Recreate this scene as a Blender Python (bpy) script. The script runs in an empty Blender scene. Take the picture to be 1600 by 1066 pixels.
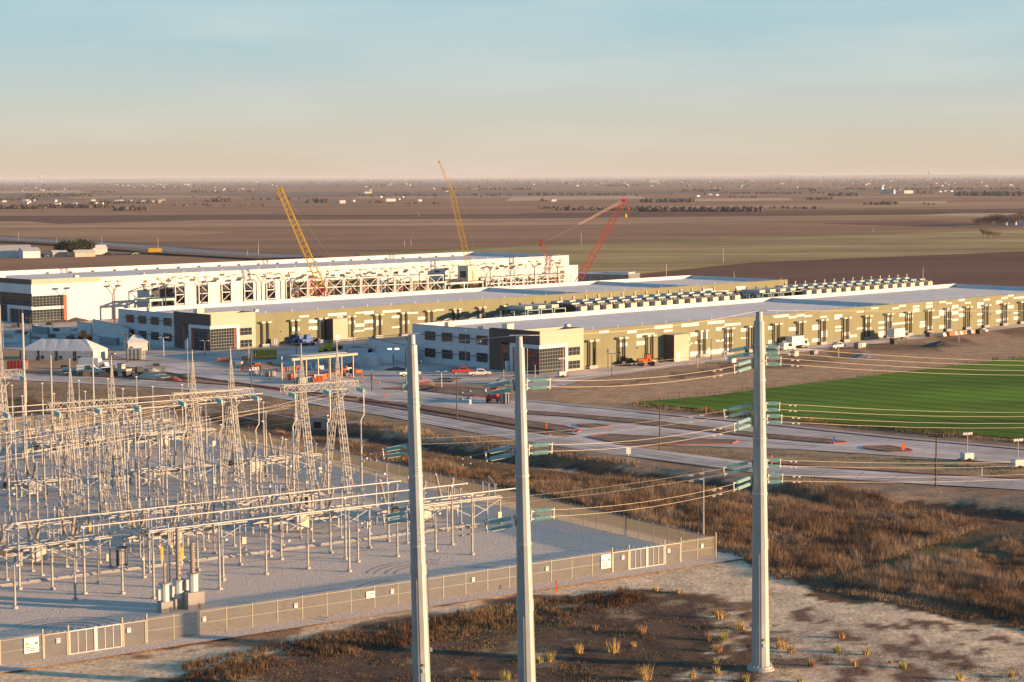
import bpy, math, random
import numpy as np
from mathutils import Vector, Matrix
random.seed(7); rng = np.random.default_rng(7)
R = math.radians
scene = bpy.context.scene
COL = scene.collection

# ---------------------------------------------------------------- camera
FPX, CAM_H, HORIZON_Y = 3000.0, 48.0, 277.0          # focal length in photo pixels, drone height, horizon row
PITCH = math.atan((533 - HORIZON_Y) / FPX); ROLL = R(0.29)
cam_d = bpy.data.cameras.new('camera'); cam_d.sensor_width = 36.0; cam_d.lens = 36.0 * FPX / 1600.0
cam_d.clip_start = 1.0; cam_d.clip_end = 200000.0
cam = bpy.data.objects.new('camera', cam_d); COL.objects.link(cam)
cam.matrix_world = Matrix.Translation((0, 0, CAM_H)) @ Matrix.Rotation(R(90) - PITCH, 4, 'X') @ Matrix.Rotation(-ROLL, 4, 'Z')
scene.camera = cam

# ---------------------------------------------------------------- sun and sky
SUN_EL, SUN_SIDE = R(7.6), R(14)                     # low sun from the right, a little behind the camera
sx, sy = math.cos(SUN_SIDE), -math.sin(SUN_SIDE)
to_sun = Vector((sx * math.cos(SUN_EL), sy * math.cos(SUN_EL), math.sin(SUN_EL)))
sun_d = bpy.data.lights.new('sun', 'SUN'); sun_d.energy = 5.0; sun_d.angle = R(0.55); sun_d.color = (1.0, 0.64, 0.34)
sun = bpy.data.objects.new('sun', sun_d); COL.objects.link(sun)
sun.rotation_euler = to_sun.to_track_quat('Z', 'Y').to_euler(); sun.location = (300, -100, 200)

world = bpy.data.worlds.new('World'); scene.world = world; world.use_nodes = True
wn, wl = world.node_tree.nodes, world.node_tree.links
for n in list(wn): wn.remove(n)
w_out = wn.new('ShaderNodeOutputWorld'); bg = wn.new('ShaderNodeBackground'); bg.inputs[1].default_value = 0.555
sky = wn.new('ShaderNodeTexSky'); sky.sky_type = 'NISHITA'; sky.sun_disc = False
sky.sun_elevation = SUN_EL; sky.sun_rotation = math.atan2(sx, sy); sky.air_density = 1.0; sky.dust_density = 0.6; sky.ozone_density = 2.5
sky_scale = wn.new('ShaderNodeVectorMath'); sky_scale.operation = 'SCALE'; sky_scale.inputs['Scale'].default_value = 0.06
tc = wn.new('ShaderNodeTexCoord'); sep = wn.new('ShaderNodeSeparateXYZ')
wl.new(tc.outputs['Generated'], sep.inputs[0])
def srgb(r, g, b):
    f = lambda c: (c / 255 / 12.92) if c / 255 <= 0.04045 else ((c / 255 + 0.055) / 1.055) ** 2.4
    return (f(r), f(g), f(b), 1)
ramp = wn.new('ShaderNodeValToRGB'); cr = ramp.color_ramp
stops = [(0.0, (208, 190, 165)), (0.014, (207, 194, 174)), (0.034, (199, 200, 190)), (0.056, (182, 200, 201)), (0.085, (163, 197, 208)), (0.15, (118, 182, 208)), (0.3, (74, 150, 198)), (1.0, (42, 112, 174))]
cr.elements[0].position = 0; cr.elements[0].color = srgb(*stops[0][1]); cr.elements[1].position = 1; cr.elements[1].color = srgb(*stops[-1][1])
for p, c in stops[1:-1]:
    e = cr.elements.new(p); e.color = srgb(*c)
cloud_map = wn.new('ShaderNodeMapping'); cloud_map.inputs['Scale'].default_value = (3.0, 3.0, 22.0); cloud_map.inputs['Rotation'].default_value = (0.05, 0.12, 0)
cloud = wn.new('ShaderNodeTexNoise'); cloud.inputs['Scale'].default_value = 1.6; cloud.inputs['Detail'].default_value = 7
wl.new(tc.outputs['Generated'], cloud_map.inputs[0]); wl.new(cloud_map.outputs[0], cloud.inputs['Vector'])
cl_r = wn.new('ShaderNodeMapRange'); cl_r.inputs[1].default_value = 0.48; cl_r.inputs[2].default_value = 0.85; cl_r.inputs[3].default_value = 0; cl_r.inputs[4].default_value = 0.5
wl.new(cloud.outputs[0], cl_r.inputs[0])
wisp = wn.new('ShaderNodeMix'); wisp.data_type = 'RGBA'; wisp.inputs[7].default_value = srgb(224, 222, 212)
wl.new(sep.outputs['Z'], ramp.inputs[0]); wl.new(ramp.outputs[0], wisp.inputs[6]); wl.new(cl_r.outputs[0], wisp.inputs[0])
mixs = wn.new('ShaderNodeMix'); mixs.data_type = 'RGBA'; mixs.inputs[0].default_value = 0.15
wl.new(sky.outputs[0], sky_scale.inputs[0]); wl.new(wisp.outputs[2], mixs.inputs[6]); wl.new(sky_scale.outputs[0], mixs.inputs[7])
wl.new(mixs.outputs[2], bg.inputs[0]); wl.new(bg.outputs[0], w_out.inputs[0])

scene.view_settings.view_transform = 'Standard'; scene.view_settings.look = 'None'
scene.view_settings.exposure = 1.12; scene.view_settings.gamma = 1.0
scene.cycles.max_bounces = 5; scene.cycles.diffuse_bounces = 2; scene.cycles.volume_bounces = 0

# ---------------------------------------------------------------- from the photograph's rows and columns to metres on the ground
def ray(px, py):
    x, y = px - 800.0, 533.0 - py
    c, s = math.cos(ROLL), math.sin(ROLL)
    x, y = (x * c + y * s) / FPX, (-x * s + y * c) / FPX
    cp, sp = math.cos(PITCH), math.sin(PITCH)
    return x, cp + y * sp, -sp + y * cp
def G(px, py, z=0.0):
    d = ray(px, py); t = (z - CAM_H) / d[2]
    return Vector((d[0] * t, d[1] * t, z))
def AT(px, py, Y):
    d = ray(px, py); t = Y / d[1]
    return Vector((d[0] * t, Y, CAM_H + d[2] * t))
def poly(pts, z=0.0): return [G(x, y, z) for x, y in pts]

# ---------------------------------------------------------------- materials
MATS = {}
def mat(name, col, rough=0.7, metal=0.0, var=0.12, scale=1.5, bump=0.0, spec=0.3, detail=4, col2=None, coords='Object', emit=0.0):
    if name in MATS: return MATS[name]
    m = bpy.data.materials.new(name); m.use_nodes = True
    nt = m.node_tree; n, l = nt.nodes, nt.links
    b = n['Principled BSDF']; b.inputs['Roughness'].default_value = rough; b.inputs['Metallic'].default_value = metal
    b.inputs['Specular IOR Level'].default_value = spec
    if var or bump:
        t = n.new('ShaderNodeTexCoord'); nz = n.new('ShaderNodeTexNoise'); nz.inputs['Scale'].default_value = scale; nz.inputs['Detail'].default_value = detail
        l.new(t.outputs[coords], nz.inputs['Vector'])
        mr = n.new('ShaderNodeMapRange'); mr.inputs[1].default_value = 0.25; mr.inputs[2].default_value = 0.75
        l.new(nz.outputs[0], mr.inputs[0])
        mx = n.new('ShaderNodeMix'); mx.data_type = 'RGBA'
        c2 = col2 or tuple(max(0, c * (1 - var * 1.6)) for c in col)
        c1 = col if col2 else tuple(min(0.95, c * (1 + var)) for c in col)
        mx.inputs[6].default_value = (*c1, 1); mx.inputs[7].default_value = (*c2, 1)
        l.new(mr.outputs[0], mx.inputs[0]); l.new(mx.outputs[2], b.inputs['Base Color'])
        if bump:
            bp = n.new('ShaderNodeBump'); bp.inputs['Strength'].default_value = bump; bp.inputs['Distance'].default_value = 0.35
            l.new(nz.outputs[0], bp.inputs['Height']); l.new(bp.outputs[0], b.inputs['Normal'])
    else:
        b.inputs['Base Color'].default_value = (*col, 1)
    if emit:
        b.inputs['Emission Color'].default_value = (*col, 1); b.inputs['Emission Strength'].default_value = emit
    MATS[name] = m
    return m
M = dict(
    white=('white_paint', (.62, .61, .60), .6, 0, .04, .3), offwhite=('offwhite_panel', (.50, .48, .45), .6, 0, .05, .3),
    olive=('olive_panel', (.198, .192, .108), .7, 0, .07, .15), tan=('tan_panel', (.46, .40, .30), .7, 0, .06, .2), brown=('dark_brown_panel', (.085, .065, .055), .6, 0, .08, .3),
    roof=('roof_membrane', (.78, .67, .565), .75, 0, .07, .05), glass=('tinted_glass', (.018, .028, .034), .06, 0, 0, 1, 0, .8),
    frame=('window_frame', (.11, .115, .12), .5, .3, .05), red=('red_paint', (.42, .035, .025), .45, 0, .1), rust=('rust_panel', (.28, .085, .04), .6, 0, .12, .6),
    black=('black_metal', (.018, .018, .02), .5, .2, .1), galv=('galvanised_steel', (.50, .50, .49), .5, .35, .13, .8), galvl=('pale_galvanised_steel', (.40, .385, .355), .6, .1, .1, 1.2),
    alu=('aluminium_tube', (.56, .52, .49), .45, .4, .06, .5), insul=('grey_porcelain', (.36, .35, .36), .35, 0, .08, 2), glassins=('green_glass_insulator', (.46, .66, .60), .25, 0, .08, 3, 0, .6),
    bushing=('tan_bushing', (.36, .29, .22), .4, 0, .1, 2), concrete=('pale_concrete', (.46, .43, .39), .85, 0, .12, .35, .1), conc_dark=('weathered_concrete', (.33, .31, .29), .85, 0, .2, .25, .1),
    yellow=('yellow_crane_paint', (.62, .36, .02), .5, 0, .1), crane_red=('red_crane_paint', (.62, .08, .045), .5, 0, .12), cranepale=('faded_pink_paint', (.62, .36, .28), .5, 0, .1),
    tent=('white_tent_fabric', (.56, .54, .51), .8, 0, .06, .8), wood=('weathered_wood', (.13, .09, .06), .85, 0, .2, 2), orange=('orange_plastic', (.72, .15, .03), .5, 0, .1, 2),
    blue=('blue_paint', (.03, .12, .38), .5, 0, .1), teal=('teal_grey_steel', (.20, .28, .30), .5, .3, .1), grey=('grey_metal', (.22, .23, .24), .5, .3, .1), dark=('dark_grey_metal', (.045, .047, .05), .55, .2, .12),
    beige=('beige_enclosure', (.58, .52, .42), .6, 0, .05), fabric=('tan_fence_slats', (.33, .275, .19), .9, 0, .08, .8), fpost=('fence_post_steel', (.42, .38, .30), .6, .4, .08), rubber=('tyre_rubber', (.02, .02, .02), .9, 0, 0),
    wire=('conductor_wire', (.50, .43, .34), .5, .3, 0), signw=('sign_white', (.82, .80, .77), .6, 0, .03), ink=('sign_ink', (.05, .06, .12), .7, 0, 0), xfmr=('pale_grey_tank', (.50, .53, .54), .5, .1, .08),
    redkerb=('red_kerb_paint', (.42, .10, .065), .8, 0, .3, .3), sand=('sand_heap', (.55, .43, .30), .95, 0, .12, 2, .3), polegalv=('pole_galvanised', (.39, .405, .40), .5, .3, .14, .35), green=('green_metal', (.03, .14, .06), .5, 0, .1),
    olive3=('dark_olive_patch', (.115, .098, .052), .7, 0, .07, .15), roofred=('far_roof', (.22, .10, .08), .8, 0, .1), roofgrey=('far_grey_roof', (.34, .34, .35), .7, 0, .1))
for k, v in list(M.items()): M[k] = mat(*v)
def sheer(m, trans, clear):      # woven slats let some light through
    n, l = m.node_tree.nodes, m.node_tree.links; b = n['Principled BSDF']; t = n.new('ShaderNodeBsdfTranslucent'); c = n.new('ShaderNodeBsdfTransparent'); x, y = n.new('ShaderNodeMixShader'), n.new('ShaderNodeMixShader')
    t.inputs[0].default_value = (.42, .36, .26, 1); x.inputs[0].default_value = trans; y.inputs[0].default_value = clear
    l.new(b.outputs[0], x.inputs[1]); l.new(t.outputs[0], x.inputs[2]); l.new(x.outputs[0], y.inputs[1]); l.new(c.outputs[0], y.inputs[2]); l.new(y.outputs[0], n['Material Output'].inputs[0])
sheer(M['fabric'], .35, .38)

# ---------------------------------------------------------------- mesh helpers
class MB:
    """collects shapes and links them as ONE mesh object"""
    def __init__(s): s.v, s.f, s.mi, s.cur = [], [], [], 0
    def add(s, vs, fs):
        o = len(s.v); s.v += [tuple(p) for p in vs]; s.f += [tuple(i + o for i in f) for f in fs]; s.mi += [s.cur] * len(fs); return s
    def box(s, x0, x1, y0, y1, z0, z1):
        return s.add([(x0, y0, z0), (x1, y0, z0), (x1, y1, z0), (x0, y1, z0), (x0, y0, z1), (x1, y0, z1), (x1, y1, z1), (x0, y1, z1)],
                     [(0, 3, 2, 1), (4, 5, 6, 7), (0, 1, 5, 4), (1, 2, 6, 5), (2, 3, 7, 6), (3, 0, 4, 7)])
    def cbox(s, c, d): return s.box(c[0] - d[0] / 2, c[0] + d[0] / 2, c[1] - d[1] / 2, c[1] + d[1] / 2, c[2] - d[2] / 2, c[2] + d[2] / 2)
    def tube(s, p, q, r, r2=None, n=6, cap=True):
        p, q = Vector(p), Vector(q); r2 = r if r2 is None else r2
        d = (q - p).normalized(); a = Vector((0, 0, 1)) if abs(d.z) < .9 else Vector((1, 0, 0))
        e1 = d.cross(a).normalized(); e2 = d.cross(e1)
        vs = []
        for c, rr in ((p, r), (q, r2)):
            for k in range(n):
                t = 2 * math.pi * (k + .5) / n; vs.append(c + e1 * rr * math.cos(t) + e2 * rr * math.sin(t))
        fs = [(k, k + n, (k + 1) % n + n, (k + 1) % n) for k in range(n)]
        if cap: fs += [tuple(range(n)), tuple(range(2 * n - 1, n - 1, -1))]
        return s.add(vs, fs)
    def bar(s, p, q, r): return s.tube(p, q, r, n=4, cap=False)
    def path(s, pts, r, n=4):
        for p, q in zip(pts[:-1], pts[1:]): s.tube(p, q, r, n=n, cap=False)
        return s
    def lathe(s, prof, n=8, base=(0, 0, 0), axis=None):
        """prof: (radius, height); axis: direction of height"""
        b = Vector(base); d = Vector(axis or (0, 0, 1)).normalized(); a = Vector((0, 0, 1)) if abs(d.z) < .9 else Vector((1, 0, 0))
        e1 = d.cross(a).normalized(); e2 = d.cross(e1); vs = []
        for r, h in prof:
            for k in range(n):
                t = 2 * math.pi * k / n; vs.append(b + d * h + e1 * r * math.cos(t) + e2 * r * math.sin(t))
        fs = []
        for j in range(len(prof) - 1):
            for k in range(n): fs.append((j * n + k, (j + 1) * n + k, (j + 1) * n + (k + 1) % n, j * n + (k + 1) % n))
        fs += [tuple(range(n)), tuple(range(len(vs) - 1, len(vs) - n - 1, -1))]
        return s.add(vs, fs)
    def prism(s, pts, z0, z1):
        n = len(pts); vs = [(p[0], p[1], z0) for p in pts] + [(p[0], p[1], z1) for p in pts]
        return s.add(vs, [tuple(range(n - 1, -1, -1)), tuple(range(n, 2 * n))] + [(i, (i + 1) % n, (i + 1) % n + n, i + n) for i in range(n)])
    def sheet(s, pts, z):
        return s.add([(p[0], p[1], z) for p in pts], [tuple(range(len(pts)))])
    def build(s, name, m, parent=None, smooth=False):
        me = bpy.data.meshes.new(name); me.from_pydata(s.v, [], s.f)
        for mm in (m if isinstance(m, (list, tuple)) else [m]): me.materials.append(M[mm] if isinstance(mm, str) else mm)
        if any(s.mi): me.polygons.foreach_set('material_index', s.mi)
        if smooth: me.polygons.foreach_set('use_smooth', [True] * len(s.f))
        me.update()
        o = bpy.data.objects.new(name, me); COL.objects.link(o)
        if parent is not None: o.parent = parent
        return o
def tag(o, label=None, cat=None, group=None, kind=None):
    if label: o['label'] = label
    if cat: o['category'] = cat
    if group: o['group'] = group
    if kind: o['kind'] = kind
    return o
def empty(name, loc=(0, 0, 0), rz=0.0, label=None, cat=None, group=None):
    o = bpy.data.objects.new(name, None); COL.objects.link(o); o.location = loc; o.rotation_euler.z = rz; o.empty_display_size = .5
    return tag(o, label, cat, group)
KIDS = {}
def copy_tree(o, parent=None, loc=None, rz=None, label=None, group=None):
    c = o.copy(); COL.objects.link(c); c.parent = parent
    if loc is not None: c.location = loc
    if rz is not None: c.rotation_euler.z = rz
    if label: c['label'] = label
    if group: c['group'] = group
    for ch in kids(o): copy_tree(ch, c)
    return c
def kids(o): return [x for x in o.children]
def inside(px, py, pts):
    """which points lie in a polygon"""
    r = np.zeros(px.shape, bool); n = len(pts)
    for i in range(n):
        x0, y0 = pts[i][0], pts[i][1]; x1, y1 = pts[i - 1][0], pts[i - 1][1]
        if y0 == y1: continue
        r ^= ((y0 > py) != (y1 > py)) & (px < (x1 - x0) * (py - y0) / (y1 - y0) + x0)
    return r
def vnoise(x, y, s, seed=0):
    """smooth value noise on arrays, 0..1"""
    x, y = x / s, y / s; xi, yi = np.floor(x).astype(np.int64), np.floor(y).astype(np.int64); fx, fy = x - xi, y - yi
    fx, fy = fx * fx * (3 - 2 * fx), fy * fy * (3 - 2 * fy)
    def h(a, b):
        k = (a * 374761393 + b * 668265263 + seed * 144665) & 0x7fffffff
        k = ((k ^ (k >> 13)) * 1274126177) & 0x7fffffff
        return ((k ^ (k >> 16)) & 0xffff) / 65535.0
    return (h(xi, yi) * (1 - fx) + h(xi + 1, yi) * fx) * (1 - fy) + (h(xi, yi + 1) * (1 - fx) + h(xi + 1, yi + 1) * fx) * fy
# ================================================================ SETTING: ground, fields, roads
SUB_O = Vector((25.34, 239.44, 0)); SA = Vector((.82267, .56852, 0)); SB = Vector((-.56852, .82267, 0))
def S(s, t, z=0.0): return SUB_O - SA * s + SB * t + Vector((0, 0, z))      # substation yard: s along the front fence, t away from the camera
SRZ = math.atan2(SA.y, SA.x)
def axis(lo, hi, step, far, grow=1.22):
    v = list(np.arange(lo, hi + .01, step)); d = step
    while v[-1] < far: d *= grow; v.append(v[-1] + d)
    d = step; w = [lo]
    while w[-1] > -far: d *= grow; w.append(w[-1] - d)
    return np.array(sorted(set(w[1:] + v)))
gx = axis(-110, 130, 1.0, 90000); gy = axis(140, 430, 1.0, 90000); gy = gy[gy > -3000]
GX, GY = np.meshgrid(gx, gy); X, Y = GX.ravel(), GY.ravel()
wob = lambda s, a, k: (vnoise(X, Y, s, k) - .5) * a
XP, YP = X + wob(9, 7, 1) + wob(2.5, 2.5, 2), Y + wob(9, 10, 3) + wob(2.5, 4, 4)
base = np.tile(np.array([.19, .135, .095]), (len(X), 1))
def zone(pts, c, soft=None):
    m = inside(XP, YP, poly(pts)); base[m] = c
    return m
zone([(-900, 430), (2600, 430), (2600, 620), (1300, 640), (900, 640), (-900, 640)], (.25, .185, .13))          # bare site dirt round the halls
zone([(-300, 592), (200, 606), (420, 620), (640, 660), (700, 690), (200, 640), (-300, 625)], (.20, .155, .11))
zone([(-300, 622), (0, 622), (200, 628), (330, 640), (560, 658), (640, 690), (830, 702), (1180, 748), (1420, 786), (1600, 798), (2000, 820), (2000, 1030), (1600, 996), (1400, 962), (1200, 908), (1120, 855), (830, 778), (640, 748), (400, 692), (215, 655), (-300, 662)], (.095, .066, .043))
zone([(850, 618), (1000, 594), (1300, 564), (1600, 522), (2100, 470), (2100, 525), (1600, 560), (1300, 598), (1100, 620), (1000, 634), (900, 630)], (.30, .215, .145))
zone([(880, 612), (1000, 592), (1300, 552), (1600, 515), (2100, 450), (2100, 462), (1600, 524), (1300, 562), (1000, 598)], (.12, .085, .06))
zone([(600, 652), (830, 690), (930, 708), (1200, 742), (1600, 770), (2000, 790), (2000, 806), (1600, 786), (1430, 788), (1200, 760), (900, 715), (700, 690)], (.20, .16, .125))
zone([(1180, 690), (1600, 722), (2000, 745), (2000, 775), (1600, 752), (1200, 722), (960, 700)], (.23, .185, .13))
zone([(1290, 905), (1430, 868), (1600, 832), (2000, 800), (2000, 850), (1600, 858), (1480, 880), (1370, 905), (1260, 925)], (.075, .075, .035))      # mown green strip
zone([(-300, 1130), (0, 1046), (500, 975), (900, 905), (1115, 866), (1200, 862), (1180, 884), (1240, 908), (1400, 952), (1600, 992), (2000, 1070), (2000, 1200), (1500, 1100), (1220, 1000), (1160, 948), (1040, 916), (900, 925), (640, 972), (420, 1005), (290, 1040), (100, 1110)], (.455, .385, .30))      # caliche track
zone([(1180, 990), (1300, 955), (1420, 985), (2000, 1090), (2000, 1400), (1150, 1400), (1150, 1010)], (.34, .29, .235))
zone([(270, 1052), (420, 1012), (640, 978), (800, 948), (930, 928), (1050, 920), (1130, 948), (1175, 980), (1190, 1030), (1240, 1400), (-100, 1400), (150, 1130)], (.085, .062, .048))
# patches of pale caliche and dark soil by the right-hand pole
pn = vnoise(X, Y * .6, 3.2, 11) * .6 + vnoise(X, Y * .6, 1.1, 12) * .4
near = inside(XP, YP, poly([(1120, 960), (1300, 950), (2000, 1060), (2000, 1400), (1000, 1400), (1000, 1060)]))
base[near & (pn > .60)] = (.43, .37, .30); base[near & (pn < .40)] = (.12, .085, .068)
dk = inside(XP, YP, poly([(270, 1052), (420, 1012), (640, 978), (930, 928), (1050, 920), (1130, 948), (1190, 1030), (1240, 1400), (-100, 1400)]))
base[dk & (pn > .70)] = (.20, .16, .115); base[dk & (pn < .33)] = (.055, .042, .035)
# ditch with a soft bank
Zg = (vnoise(X, Y, 14, 5) - .5) * .35 + (vnoise(X, Y, 3, 6) - .5) * .16
inner = (X > -108) & (X < 128) & (Y > 142) & (Y < 428)
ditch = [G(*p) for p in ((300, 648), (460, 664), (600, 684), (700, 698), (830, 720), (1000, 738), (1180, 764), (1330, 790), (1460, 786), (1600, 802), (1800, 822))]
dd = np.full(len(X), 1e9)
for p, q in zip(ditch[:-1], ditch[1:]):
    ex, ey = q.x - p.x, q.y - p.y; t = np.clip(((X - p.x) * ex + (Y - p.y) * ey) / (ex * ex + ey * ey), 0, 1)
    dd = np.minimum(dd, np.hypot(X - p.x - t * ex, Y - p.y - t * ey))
wild = inside(X, Y, poly([(-300, 600), (420, 622), (640, 664), (830, 702), (1200, 752), (2000, 800), (2000, 1030), (1600, 996), (1200, 908), (1125, 848), (830, 776), (640, 746), (400, 690), (215, 650), (-300, 660)]))
Zg = np.where(wild, Zg * 1.6, Zg * .45)
Zg -= np.where(wild, 1.5 * np.exp(-(dd / 4.5) ** 2), 0)
ditch_shade = wild & (dd + wob(4, 3, 9) < 3.8); base[ditch_shade] = (.045, .037, .032)  # shade of the ditch hollow painted in as darker soil
base[wild & (dd + wob(4, 3, 9) < 1.0) & (vnoise(X, Y, 8, 21) > .55)] = (.30, .27, .24)
Zg = np.where(inner, Zg, 0) - .06
# farmland colour far away, banded by strips that run across the plain
far = (Y > 900)
fn = vnoise(X * .35 + Y * .12, Y, 420, 31); fn2 = vnoise(X * .6, Y * 1.3, 1300, 32)
cols = np.array([[.135, .085, .062], [.105, .066, .055], [.165, .108, .075], [.12, .082, .06], [.19, .135, .09]])
base[far] = cols[np.clip((fn * 5).astype(int), 0, 4)][far]
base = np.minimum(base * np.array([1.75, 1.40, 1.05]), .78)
verts = np.stack([X, Y, Zg], 1); nx, ny = len(gx), len(gy)
ii = (np.arange(ny - 1)[:, None] * nx + np.arange(nx - 1)[None, :]).ravel()
faces = np.stack([ii, ii + 1, ii + 1 + nx, ii + nx], 1)
def np_mesh(name, verts, faces, mats, colour=None, smooth=False):
    me = bpy.data.meshes.new(name); k = faces.shape[1]
    me.vertices.add(len(verts)); me.vertices.foreach_set('co', verts.astype(np.float32).ravel())
    me.loops.add(faces.size); me.loops.foreach_set('vertex_index', faces.astype(np.int32).ravel())
    me.polygons.add(len(faces)); me.polygons.foreach_set('loop_start', np.arange(0, faces.size, k, dtype=np.int32)); me.polygons.foreach_set('loop_total', np.full(len(faces), k, np.int32))
    if smooth: me.polygons.foreach_set('use_smooth', np.ones(len(faces), bool))
    for m in mats: me.materials.append(m)
    if colour is not None:
        at = me.color_attributes.new('Tint', 'FLOAT_COLOR', 'POINT'); at.data.foreach_set('color', np.concatenate([colour, np.ones((len(colour), 1))], 1).astype(np.float32).ravel())
    me.update(calc_edges=True); me.validate()
    o = bpy.data.objects.new(name, me); COL.objects.link(o); return o
def tint_mat(name, rough=.95, scales=((.25, .22), (2.2, .28), (.9, .2)), bump=.16, dist=.4):
    m = bpy.data.materials.new(name); m.use_nodes = True; n, l = m.node_tree.nodes, m.node_tree.links
    b = n['Principled BSDF']; b.inputs['Roughness'].default_value = rough; b.inputs['Specular IOR Level'].default_value = .1
    at = n.new('ShaderNodeVertexColor'); at.layer_name = 'Tint'; t = n.new('ShaderNodeTexCoord'); prev = at.outputs['Color']; hs = []
    for sc, amt in scales:
        z = n.new('ShaderNodeTexNoise'); z.inputs['Scale'].default_value = sc; z.inputs['Detail'].default_value = 6; l.new(t.outputs['Object'], z.inputs['Vector'])
        r = n.new('ShaderNodeMapRange'); r.inputs[1].default_value = .3; r.inputs[2].default_value = .7; r.inputs[3].default_value = 1 - amt; r.inputs[4].default_value = 1 + amt; l.new(z.outputs[0], r.inputs[0])
        v = n.new('ShaderNodeVectorMath'); v.operation = 'SCALE'; l.new(prev, v.inputs[0]); l.new(r.outputs[0], v.inputs['Scale']); prev = v.outputs[0]; hs.append(z)
    l.new(prev, b.inputs['Base Color'])
    if bump:
        bp = n.new('ShaderNodeBump'); bp.inputs['Strength'].default_value = bump; bp.inputs['Distance'].default_value = dist; l.new(hs[1].outputs[0], bp.inputs['Height']); l.new(bp.outputs[0], b.inputs['Normal'])
    MATS[name] = m; return m
GROUND_M = tint_mat('soil_and_dry_grass')
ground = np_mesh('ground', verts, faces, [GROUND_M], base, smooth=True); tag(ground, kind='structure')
del verts, faces

# ---- far fields: each field its own sheet on the plain
def field_mat(name, c, rows=.02, var=.16, big=.006):
    m = bpy.data.materials.new(name); m.use_nodes = True; n, l = m.node_tree.nodes, m.node_tree.links
    b = n['Principled BSDF']; b.inputs['Roughness'].default_value = 1; b.inputs['Specular IOR Level'].default_value = .05
    t = n.new('ShaderNodeTexCoord'); mp = n.new('ShaderNodeMapping'); mp.inputs['Scale'].default_value = (.25, 1, 1); mp.inputs['Rotation'].default_value = (0, 0, .25)
    l.new(t.outputs['Object'], mp.inputs[0]); prev = None
    col = n.new('ShaderNodeRGB'); col.outputs[0].default_value = (*c, 1); prev = col.outputs[0]
    for sc, amt in ((rows, var), (big, var * 1.4), (rows * 6, var * .7)):
        z = n.new('ShaderNodeTexNoise'); z.inputs['Scale'].default_value = sc; z.inputs['Detail'].default_value = 5; l.new(mp.outputs[0], z.inputs['Vector'])
        r = n.new('ShaderNodeMapRange'); r.inputs[1].default_value = .3; r.inputs[2].default_value = .7; r.inputs[3].default_value = 1 - amt; r.inputs[4].default_value = 1 + amt; l.new(z.outputs[0], r.inputs[0])
        v = n.new('ShaderNodeVectorMath'); v.operation = 'SCALE'; l.new(prev, v.inputs[0]); l.new(r.outputs[0], v.inputs['Scale']); prev = v.outputs[0]
    l.new(prev, b.inputs['Base Color']); MATS[name] = m; return m
F = dict(dark=field_mat('ploughed_soil_dark', (.20, .098, .06)), mid=field_mat('ploughed_soil', (.36, .19, .10)), red=field_mat('ploughed_soil_red', (.385, .20, .108)),
         light=field_mat('stubble_soil', (.48, .275, .14)), tan=field_mat('dry_stubble', (.62, .39, .22)), olive=field_mat('dry_pasture', (.45, .30, .125), .05, .22, .012), grey=field_mat('winter_scrub', (.25, .16, .11)),
         ygreen=field_mat('weedy_verge', (.30, .27, .07), .06, .2), green=field_mat('winter_wheat', (.115, .185, .02), .08, .2, .02))
def crop_rows(m):          # drilled rows and tramlines
    n, l = m.node_tree.nodes, m.node_tree.links; b = n['Principled BSDF']; src = b.inputs['Base Color'].links[0].from_socket
    t = n.new('ShaderNodeTexCoord'); mp = n.new('ShaderNodeMapping'); mp.inputs['Rotation'].default_value = (0, 0, R(-44)); l.new(t.outputs['Object'], mp.inputs[0])
    for sc, lo, hi in ((.55, .78, 1.18), (.045, .72, 1.06)):
        w = n.new('ShaderNodeTexWave'); w.inputs['Scale'].default_value = sc; w.inputs['Distortion'].default_value = 1.2; w.inputs['Detail'].default_value = 3; l.new(mp.outputs[0], w.inputs['Vector'])
        r = n.new('ShaderNodeMapRange'); r.inputs[1].default_value = .0; r.inputs[2].default_value = .35; r.inputs[3].default_value = lo; r.inputs[4].default_value = hi; l.new(w.outputs['Fac'], r.inputs[0])
        v = n.new('ShaderNodeVectorMath'); v.operation = 'SCALE'; l.new(src, v.inputs[0]); l.new(r.outputs[0], v.inputs['Scale']); src = v.outputs[0]
    l.new(src, b.inputs['Base Color'])
crop_rows(F['green'])
zf = [0.02]
def field(pts, m, name='field'):
    zf[0] += .012
    o = MB().sheet(poly(pts, zf[0]), zf[0]).build(name, F[m]); tag(o, kind='structure'); return o
Lx, Rx = -500, 2100
def band(y0, y1, y2, b0, b1, b2, m):       # rows at x = 0, 800, 1600 for the far and near edges
    ex = lambda a, b, c, x: (a + (b - a) * x / 800.0) if x < 800 else (b + (c - b) * (x - 800) / 800.0)
    xs = (Lx, 0, 800, 1600, Rx)
    field([(x, max(ex(y0, y1, y2, x), 283.4 - x * .0049)) for x in xs] + [(x, ex(b0, b1, b2, x)) for x in reversed(xs)], m)
band(284, 281.5, 277.5, 296, 292, 288, 'grey'); band(296, 292, 288, 303, 299, 294, 'red'); band(303, 299, 294, 314, 305, 299, 'grey')
band(314, 305, 299, 322, 312, 303, 'red'); band(322, 312, 303, 330, 322, 313, 'mid'); band(330, 322, 313, 338, 333, 326, 'red')
band(338, 333, 326, 346, 342, 334, 'dark'); band(346, 342, 334, 356, 352, 340, 'light'); band(356, 352, 340, 366, 360, 346, 'mid'); band(366, 360, 346, 372, 372, 352, 'red'); band(372, 372, 352, 402, 387, 359, 'mid')
field([(-300, 420), (0, 404), (400, 399), (600, 394), (800, 386), (800, 404), (400, 428), (-300, 455)], 'mid')
field([(0, 299), (120, 298), (140, 301), (0, 302)], 'tan'); field([(100, 306), (300, 305), (420, 309), (120, 311)], 'light'); field([(0, 342), (200, 340), (340, 344), (90, 350)], 'dark')
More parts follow.
